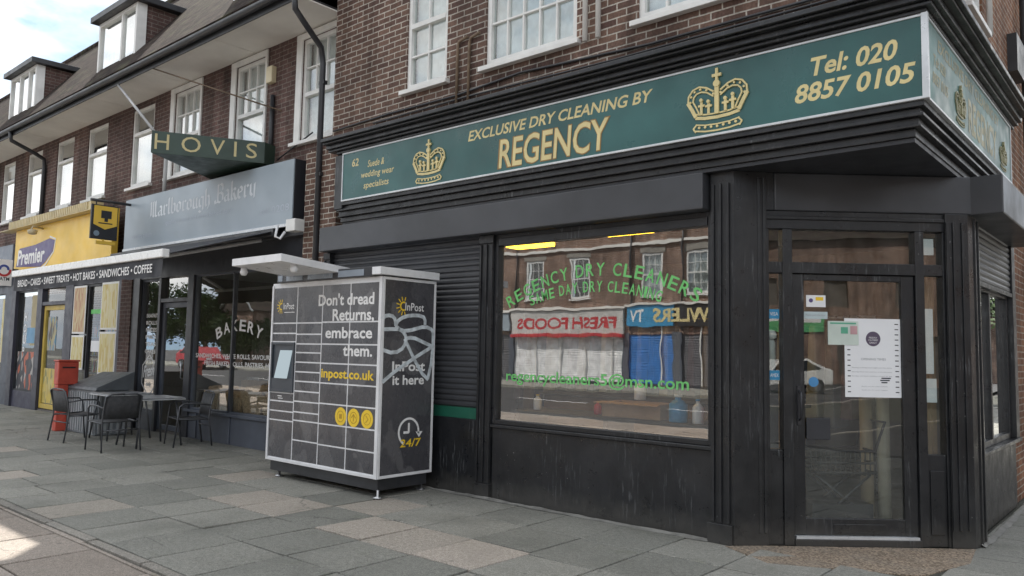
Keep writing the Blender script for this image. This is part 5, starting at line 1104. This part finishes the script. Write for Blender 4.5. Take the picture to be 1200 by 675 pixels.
# hanging sign between yellow shop and bakery
HS = thing('hanging_sign', (-14.75, 5.75, 3.3), 'black hanging sign with yellow shield between the yellow shop and the bakery', 'sign')
FHS = Frame((-14.70, 0, 0), (0, 1, 0), (1, 0, 0))
MB(FHS).box(5.52, 5.98, -0.05, 0.0, 3.40, 4.02).build('board', BLACKFLAT, HS, 0.004)
m = MB(FHS); m.plate([(5.56, 4.0), (5.56, 3.66), (5.76, 3.58), (5.96, 3.66), (5.96, 4.0)], 0.001, 0.012); m.build('shield', YELSIGN, HS)
m = MB(FHS); m.box(5.68, 5.86, 0.0125, 0.015, 3.78, 3.92); m.box(5.64, 5.88, 0.0125, 0.015, 3.68, 3.70); m.box(5.74, 5.80, 0.0125, 0.0155, 3.72, 3.78); m.build('motif', LOCKD, HS)
m = MB(FHS); m.disc(5.62, 0.001, 3.50, 0.05, 0.004, 16); m.build('disc', plain('slate_blue_dot', (0.20, 0.27, 0.34), 0.5), HS)
m = MB(FHS); m.box(5.62, 5.95, -0.045, 0.002, 3.31, 3.37); m.tube([(5.75, -0.02, 3.371), (5.75, -0.02, 3.40)], 0.02, 6); m.build('lower_plate', YELSIGN, HS)
m = MB(FHS); m.tube([(6.5, -0.025, 4.10), (5.5, -0.025, 4.10)], 0.025, 8); m.tube([(5.6, -0.025, 4.1), (5.6, -0.025, 4.02)], 0.012, 6); m.tube([(5.9, -0.025, 4.1), (5.9, -0.025, 4.02)], 0.012, 6); m.build('bracket', GUTTER, HS)
# far-left sign and shop
RS = thing('projecting_sign', (-20.6, 5.9, 2.8), 'white projecting sign with red and blue swirl at the left edge', 'sign')
FRS = Frame((-20.6, 0, 0), (0, 1, 0), (1, 0, 0))
MB(FRS).box(5.70, 6.09, -0.06, 0.0, 2.81, 3.42).build('board', PRINTW, RS, 0.005)
m = MB(FRS); m.ring(5.92, 3.17, 0.10, 0.15, 0.001, 0.004, 170, 370, 20); m.build('red_swirl', REDPL, RS); m = MB(FRS); m.ring(5.92, 3.19, 0.06, 0.11, 0.0045, 0.006, -10, 190, 20); m.build('blue_swirl', plain('swirl_blue', (0.05, 0.08, 0.30), 0.5), RS)
m = MB(); text(m, FRS, 'ATM', 5.84, 2.93, 0.2, 0.08, 0.002, 0, 0.02); m.build('lettering', PRINTD, RS)
m = MB(FRS); m.tube([(6.08, -0.03, 3.2), (6.45, -0.03, 3.2)], 0.02, 6); m.build('bracket', GUTTER, RS)
m = MB(FB); m.box(-31, -21.62, -0.1, 0.08, 2.9, 3.9); m.build('fascia', plain('far_grey_board', (0.20, 0.23, 0.28), 0.5), FR, 0.005)
m = MB(FB); m.box(-31, -21.62, -0.14, -0.01, 0, 0.5); m.box(-31, -21.62, -0.14, 0.0, 2.7, 2.899); m.box(-22.2, -21.62, -0.14, 0.0, 0.5, 2.7); m.box(-25.2, -24.9, -0.14, 0.0, 0.5, 2.7); m.build('shopfront_frame', BAKWALL, FR, 0.004)
MB(FB).box(-31, -22.2, -0.10, -0.09, 0.5, 2.7).build('pane', GLASSP, FR); MB(FB).box(-31, -22.2, -2.0, -1.9, 0.0, 2.9).build('interior_wall', BEIGE, FR)
m = MB(FB); m.box(-22.62, -22.24, -0.089, -0.085, 1.0, 2.6); m.build('notice', py, FR)

# ================================================================ PAVEMENT FURNITURE
def cafe_chair(loc, rz, lab):
    t = thing('cafe_chair', (0, 0, 0), lab, 'chair', 'cafe chairs outside the bakery')
    # faces +Y locally
    fm = MB()
    for s in (-1, 1):
        fm.tube([(s*0.27, -0.30, 0.0), (s*0.26, -0.24, 0.42), (s*0.255, -0.26, 0.60), (s*0.25, -0.31, 0.78), (s*0.18, -0.315, 0.81), (0, -0.32, 0.815)], 0.0125, 8)
        fm.tube([(s*0.27, 0.26, 0.0), (s*0.275, 0.22, 0.40), (s*0.28, 0.20, 0.60), (s*0.28, 0.14, 0.645), (s*0.275, -0.05, 0.65), (s*0.258, -0.255, 0.62)], 0.0125, 8)
        fm.tube([(s*0.265, -0.23, 0.40), (s*0.27, 0.22, 0.42)], 0.011, 8)
    fm.tube([(-0.268, -0.24, 0.30), (0.268, -0.24, 0.30)], 0.010, 8); fm.tube([(-0.27, 0.215, 0.415), (0.27, 0.215, 0.415)], 0.011, 8)
    fm.build('frame', CHAIRM, t)
    sm = MB(); P = []; n = 8
    for i in range(n+1):
        y = -0.22+0.44*i/n; z = 0.425-0.022*math.sin(math.pi*i/n); P += [(-0.255, y, z), (0.255, y, z)]
    sm.add(P, [(2*i, 2*i+1, 2*i+3, 2*i+2) for i in range(n)], smooth=True); se = sm.build('seat', CHAIRF, t); q = se.modifiers.new('thick', 'SOLIDIFY'); q.thickness = 0.014
    bm_ = MB(); P = []
    for i in range(n+1):
        x = -0.242+0.484*i/n; c = 0.025*math.cos(math.pi*(i/n-0.5)); P += [(x, -0.245-c*0.5, 0.46), (x, -0.265-c, 0.62), (x, -0.302-c*0.8, 0.79)]
    bm_.add(P, [f for i in range(n) for f in ((3*i, 3*i+3, 3*i+4, 3*i+1), (3*i+1, 3*i+4, 3*i+5, 3*i+2))], smooth=True); be = bm_.build('backrest', CHAIRF, t); q = be.modifiers.new('thick', 'SOLIDIFY'); q.thickness = 0.012
    t.location = loc; t.rotation_euler = (0, 0, rz); return t
cafe_chair((-13.33, 4.98, 0.004), R(4), 'dark cafe chair farthest left, near the grey cabinet')
cafe_chair((-11.85, 4.93, 0.004), R(90), 'dark cafe chair turned with its back to the viewer in the middle')
cafe_chair((-11.72, 5.98, 0.004), R(168), 'dark cafe chair tucked in at the right by the bakery window')
def cafe_table(x, y, w, lab):
    t = thing('cafe_table', (x, y, 0), lab, 'table', 'cafe tables outside the bakery')
    MB().box(x-w, x+w, y-w, y+w, 0.715, 0.735).build('table_top', TABM, t, 0.006); m = MB(); frame_rect(m, 0, 0, 0, 0, 0, 0, 0) if False else None
    MB().box(x-w-0.006, x+w+0.006, y-w-0.006, y+w+0.006, 0.700, 0.7145).build('table_rim', ALU, t, 0.004)
    for a, b in ((-1, -1), (1, -1), (1, 1), (-1, 1)): MB().tube([(x+a*(w-0.02), y+b*(w-0.02), 0.004), (x+a*(w-0.10), y+b*(w-0.10), 0.70)], 0.015, 8).build('leg', CHAIRM, t)
cafe_table(-12.05, 5.55, 0.36, 'square cafe table nearest the bakery window'); cafe_table(-13.25, 5.62, 0.36, 'square cafe table farther left beside the grey cabinet')
GC = thing('street_cabinet', (-14.4, 5.6, 0), 'grey ribbed street cabinet with sloping lid beside the red post', 'cabinet')
m = MB(); m.box(-14.95, -13.75, 5.42, 5.95, 0.004, 0.74); m.build('cabinet_body', GREYC, GC, 0.01)
m = MB()
for i in range(12): x = -14.92+0.10*i; m.box(x, x+0.035, 5.395, 5.419, 0.04, 0.70)
for i in range(5): y = 5.46+0.1*i; m.box(-13.749, -13.725, y, y+0.035, 0.04, 0.70)
m.build('cabinet_rib', plain('pale_rib', (0.36, 0.38, 0.40), 0.5), GC)
MB().hexa([(-15.0, 5.38, 0.745), (-13.70, 5.38, 0.745), (-13.70, 6.0, 0.745), (-15.0, 6.0, 0.745), (-15.0, 5.40, 0.78), (-13.70, 5.40, 0.80), (-13.70, 6.0, 1.06), (-15.0, 6.0, 1.02)]).build('lid', GREYD, GC, 0.008)
RPp = thing('post_box', (-14.95, 5.32, 0), 'red pedestal post box with projecting head between the yellow shop and tables', 'post box')
MB().box(-15.03, -14.87, 5.21, 5.385, 0.004, 0.80).build('pedestal', REDP, RPp, 0.012); MB().box(-15.05, -14.85, 5.20, 5.53, 0.802, 1.20).build('head', REDP, RPp, 0.015)
MB().box(-15.07, -14.83, 5.185, 5.545, 1.202, 1.232).build('cap', REDP, RPp, 0.012); MB().box(-14.852, -14.842, 5.26, 5.47, 1.09, 1.115).build('slot', LOCKD, RPp)

# ================================================================ ACROSS THE ROAD (seen in the shop glass)
FO = Frame((0, -20, 0), (-1, 0, 0), (0, 1, 0))
def opp(x0, x1, label, fascia, fcol, words, wcol, shutter, wins):
    t = thing('shop_building', ((x0+x1)/2, -24, 0), label, 'building')
    hs = [(-b, -a, 4.25, 6.35) for a, b in wins]
    m = MB(); wall_mesh(m, FO, -x1, -x0, 2.4, 9.0, hs); m.build('wall', BRICKO, t)
    for a, b in wins: sash(t, FO, -b, -a, 4.25, 6.35, 0, 3, 2, 0.5, 2, 0.10, NET if random.random() < 0.5 else None, True)
    m = MB(); m.hexa([(x0, -19.6, 9.0), (x1, -19.6, 9.0), (x1, -29, 9.0), (x0, -29, 9.0), (x0, -24, 11.8), (x1, -24, 11.8), (x1, -24.6, 11.8), (x0, -24.6, 11.8)]); m.build('roof', TILES, t)
    MB(FO).box(-x1+0.1, -x0-0.1, 0.0, 0.15, fascia[0], fascia[1]).build('fascia', fcol, t, 0.01)
    MB(FO).tube([(-x0-0.25, 0.08, 9.0), (-x0-0.25, 0.08, 2.6)], 0.05, 8).build('downpipe', GUTTER, t)
    m = MB(FO); m.box(-x1, -x0, 0.0, 0.10, 6.75, 6.9); m.box(-x1, -x0, 0.0, 0.22, fascia[1]+0.02, fascia[1]+0.14); m.build('string_course', OFFWHITE, t)
    m = MB(FO)
    for a, b in wins: m.box(-b-0.15, -a+0.15, 0.001, 0.02, 6.37, 6.62)
    m.build('lintel', KERB, t)
    m = MB(FO)
    for k in range(int((x1-x0)/1.6)): u = -x1+0.8+1.6*k; m.box(u-0.03, u+0.03, 0.0, 0.03, 0.1, fascia[0]-0.02)
    m.build('mullion', WHITE, t)
    if words == 'FOWLERS': m = MB(); text(m, FO, words, 15.0, 2.98, 4.0, 0.6, 0.156, 0, 0.03); m.build('lettering', wcol, t)
    elif words == 'TV': m = MB(); text(m, FO, words, 19.5, 3.0, 0.8, 0.55, 0.153, 0, 0.03); m.build('lettering', wcol, t)
    elif words: m = MB(); text(m, FO, words, -x1+0.5, fascia[0]+0.25, (x1-x0)-1.0, (fascia[1]-fascia[0])*0.5, 0.153, 0, 0.03); m.build('lettering', wcol, t)
    slats(FO, -x1+0.2, -x0-0.2, 0.1, fascia[0]-0.02, -0.05, 0.11).build('roller_shutter', shutter, t)
    m = MB(FO); m.box(-x1, -x1+0.2, -0.3, 0.05, -0.05, 2.5); m.box(-x0-0.2, -x0, -0.3, 0.05, -0.05, 2.5); m.build('pilaster', BAKWALL, t)
    return t
SHB = shutter_mat('blue_slats', (0.02, 0.16, 0.48)); SHW = shutter_mat('white_slats', (0.72, 0.73, 0.74)); SHD = shutter_mat('dark_slats', (0.09, 0.09, 0.10))
t = opp(-27.9, -20.6, 'brick shop across the road with white shutter and red trim, seen in the window reflection', (2.45, 3.65), plain('opp_white_board', (0.55, 0.54, 0.52), 0.5), 'FRESH FOODS', REDPL, SHW, [(-27.0, -25.8), (-24.0, -22.8)])
MB(FO).box(20.7, 27.8, 0.02, 0.30, 2.27, 2.44).build('awning_rail', REDPL, t, 0.01)
t = opp(-20.6, -17.8, 'brick shop across the road with blue shutter, seen in the window reflection', (2.8, 3.75), BLUE, 'TV', PRINTW, SHB, [(-19.75, -18.6)])
t = opp(-17.8, -11.0, 'brick shop across the road with gold lettered dark sign, seen in the window reflection', (2.8, 3.75), LOCKD, 'FOWLERS', GOLD, SHD, [(-17.35, -16.2), (-15.2, -14.0), (-13.0, -11.8)])
t = opp(-36.0, -27.9, 'brick shop across the road with grey shutter at the far left of the parade', (2.6, 3.6), BAKSIGN, None, None, SHD, [(-35, -33.8), (-32, -30.8), (-30, -28.8)])
t = opp(-11.0, 2.0, 'brick shop across the road with plain dark fascia right of the gold sign', (2.7, 3.6), BAKWALL, None, None, SHD, [(-10, -8.8), (-7, -5.8), (-4, -2.8), (-1, 0.2)])
# houses and trees further along
def house(x, y, w, lab):
    t = thing('gabled_house', (x, y, 0), lab, 'house')
    MB().box(x-w, x+w, y-4, y+4, -0.1, 4.6).build('wall', BRICKO, t)
    m = MB(); m.add([(x-w-0.3, y+4.2, 4.5), (x+w+0.3, y+4.2, 4.5), (x, y+4.2, 6.6), (x-w-0.3, y-4.2, 4.5), (x+w+0.3, y-4.2, 4.5), (x, y-4.2, 6.6)], [(0, 1, 2), (3, 5, 4), (0, 2, 5, 3), (1, 4, 5, 2), (0, 3, 4, 1)]); m.build('roof', TILES, t)
    m = MB(); m.tube([(x-w-0.3, y+4.25, 4.5), (x, y+4.25, 6.6), (x+w+0.3, y+4.25, 4.5)], 0.09, 6); m.build('bargeboard', WHITE, t)
house(-62.8, -27, 2.6, 'gabled brick house across the road right of the trees, reflected in the bakery window')
LEAF = leafmat('leaf_green', (0.022, 0.045, 0.014), (0.06, 0.10, 0.03)); BARK = plain('bark', (0.09, 0.07, 0.05), 0.9)
def tree(x, y, h, r, lab, n=4200):
    t = thing('broadleaf_tree', (x, y, -0.1), lab, 'tree', 'trees across the road')
    m = MB(); m.tube([(x, y, -0.1), (x+0.1, y, h*0.3), (x, y+0.1, h*0.7)], 0.22, 8, 0.08)
    for k in range(6): a = k*1.1; m.tube([(x, y, h*(0.28+0.06*k)), (x+r*0.6*math.cos(a), y+r*0.6*math.sin(a), h*(0.5+0.06*k))], 0.08, 6, 0.03)
    m.build('trunk', BARK, t); c = MB()
    cl = [(random.gauss(0, r*0.45), random.gauss(0, r*0.45), h*random.uniform(0.35, 0.95)) for _ in range(26)]
    for _ in range(n):
        q = random.choice(cl); p = Vector((x+q[0]+random.gauss(0, r*0.18), y+q[1]+random.gauss(0, r*0.18), q[2]+random.gauss(0, r*0.16)))
        a = Vector((random.gauss(0, 1), random.gauss(0, 1), random.gauss(0, 1))).normalized()*0.16; b = a.orthogonal().normalized()*0.12
        c.add([tuple(p-a), tuple(p+b), tuple(p+a), tuple(p-b)], [(0, 1, 2, 3)])
    c.build('crown', LEAF, t)
tree(-72, -25, 7.0, 3.2, 'dark leafy tree across the road, leftmost in the bakery window reflection'); tree(-68, -27, 6.4, 2.8, 'dark leafy tree across the road, middle one in the bakery window reflection'); tree(-66, -22, 5.6, 2.0, 'small dark leafy tree across the road, third from the left in the bakery reflection'); tree(-60.5, -21.5, 3.6, 2.0, 'low round bush before the gabled house across the road'); tree(-57, -20.5, 3.4, 1.8, 'low round bush right of the gabled house across the road'); tree(-78, -23, 7.5, 3.2, 'dark leafy tree farthest along the road')
def car(x, y, rz, paint, lab):
    t = thing('parked_car', (0, 0, 0), lab, 'car')
    prof = [(-2.1, 0.35), (-2.12, 0.75), (-1.95, 0.95), (-1.0, 1.02), (-0.45, 1.50), (0.9, 1.55), (1.75, 1.15), (2.05, 1.05), (2.1, 0.6), (2.05, 0.35)]
    f = Frame((0, 0, 0), (1, 0, 0), (0, 1, 0)); MB(f).plate(prof, -0.85, 0.85).build('body', paint, t, 0.06)
    m = MB(f); gl_ = [(-0.85, 1.05), (-0.42, 1.44), (0.30, 1.48), (0.30, 1.05)]; g2 = [(0.38, 1.05), (0.38, 1.48), (0.85, 1.48), (1.5, 1.12), (1.4, 1.05)]
    for d0, d1 in ((0.851, 0.856), (-0.856, -0.851)): m.plate(gl_, d0, d1); m.plate(g2, d0, d1)
    m.build('window', plain('car_glass', (0.02, 0.025, 0.03), 0.1), t)
    for wx in (-1.3, 1.3):
        for wy in (-0.8, 0.8):
            w = MB(f); w.plate([(wx+0.32*math.cos(k*math.pi/10), 0.32+0.32*math.sin(k*math.pi/10)) for k in range(20)], wy-0.1, wy+0.1); w = w.build('wheel', RUBBER, t)
            r = MB(f); r.plate([(wx+0.19*math.cos(k*math.pi/8), 0.32+0.19*math.sin(k*math.pi/8)) for k in range(16)], wy-0.104, wy+0.104); r.build('rim', STEEL, w)
    for wy in (-0.6, 0.6):
        l = MB(f); l.box(-2.14, -2.08, wy-0.18, wy+0.18, 0.68, 0.82); l.build('headlight', PRINTW, t)
    t.location = (x, y, -0.13); t.rotation_euler = (0, 0, rz)
car(-51, -13.8, R(180), plain('car_red', (0.42, 0.03, 0.04), 0.25, coat=0.5), 'red car parked across the road, reflected in the bakery window')
car(25.0, -8.2, R(38), plain('car_white', (0.70, 0.71, 0.70), 0.25, coat=0.5), 'white car parked down the road, reflected in the glass door')
# building facing the doorway, reflected in the door and flank glass
FE = Frame((36, -12, 0), Vector((-0.55, -0.83, 0)), Vector((-0.83, 0.55, 0)))
EB = thing('side_street_building', (40, -14, 0), 'long brick building down the side street, reflected in the glass door', 'building')
m = MB(); wall_mesh(m, FE, -16, 16, -0.2, 8.5, [(a, a+1.4, 4.5, 6.2) for a in range(-14, 15, 4)]+[(a, a+2.6, 0.4, 2.8) for a in range(-14, 14, 5)], 0, 0.25); m.build('wall', BRICKO, EB)
MB(FE).box(-16, 16, -0.5, -0.26, 0, 8.4).build('dark_rooms', DARKIN, EB); m = MB(FE); m.profile([(0.4, 8.5), (-8, 8.5), (-4, 11.5)], -16.3, 16.3); m.build('roof', TILES, EB)
gs = tag(MB(FE).box(-0.6, 3.6, 0.02, 0.12, 3.0, 4.0).build('shop_board', plain('board_green', (0.10, 0.40, 0.16), 0.5)), 'green and white shop board on the side street building, reflected in the door', 'sign')
m = MB(FE); m.box(-0.4, 3.4, 0.121, 0.125, 3.55, 3.9); m.build('white_band', PRINTW, gs)


# house along the side street, reflected in the flank glass
SH = thing('side_street_house', (15, 22, 0), 'brick house terrace along the far side of the side street, reflected in the flank window', 'building')
FSH = Frame((14.0, 0, 0), (0, -1, 0), (-1, 0, 0)); wz = [(u, u+1.3, z, z+1.6) for u in range(-44, -4, 4) for z in (0.9, 4.0)]
m = MB(); wall_mesh(m, FSH, -46, -4, -0.2, 6.8, wz, 0, 0.2); m.build('wall', BRICKO, SH)
m = MB(FSH); m.box(-46, -4, -0.6, -0.3, 0, 6.7); m.build('dark_rooms', DARKIN, SH)
for a, b, c, e in wz:
    f = MB(FSH); frame_rect(f, a, b, c, e, 0.07, -0.15, -0.06); f.box((a+b)/2-0.03, (a+b)/2+0.03, -0.15, -0.06, c+0.07, e-0.07); f.build('window', WHITE, SH)
m = MB(FSH); m.profile([(0.4, 6.8), (-8.5, 6.8), (-4, 10.5)], -46.3, -3.7); m.build('roof', TILES, SH)

house(4.0, 66, 4.5, 'gabled brick house closing the end of the side street')
tree(9.5, 58, 9.0, 3.6, 'tall leafy tree far down the side street, left of the pair'); tree(16.5, 60, 9.0, 3.6, 'tall leafy tree far down the side street, right of the pair')
house(-3.5, 30, 3.6, 'gabled brick house standing behind the corner building on the side street'); house(-3.5, 44, 3.6, 'second gabled brick house behind the corner building, farther down the side street')
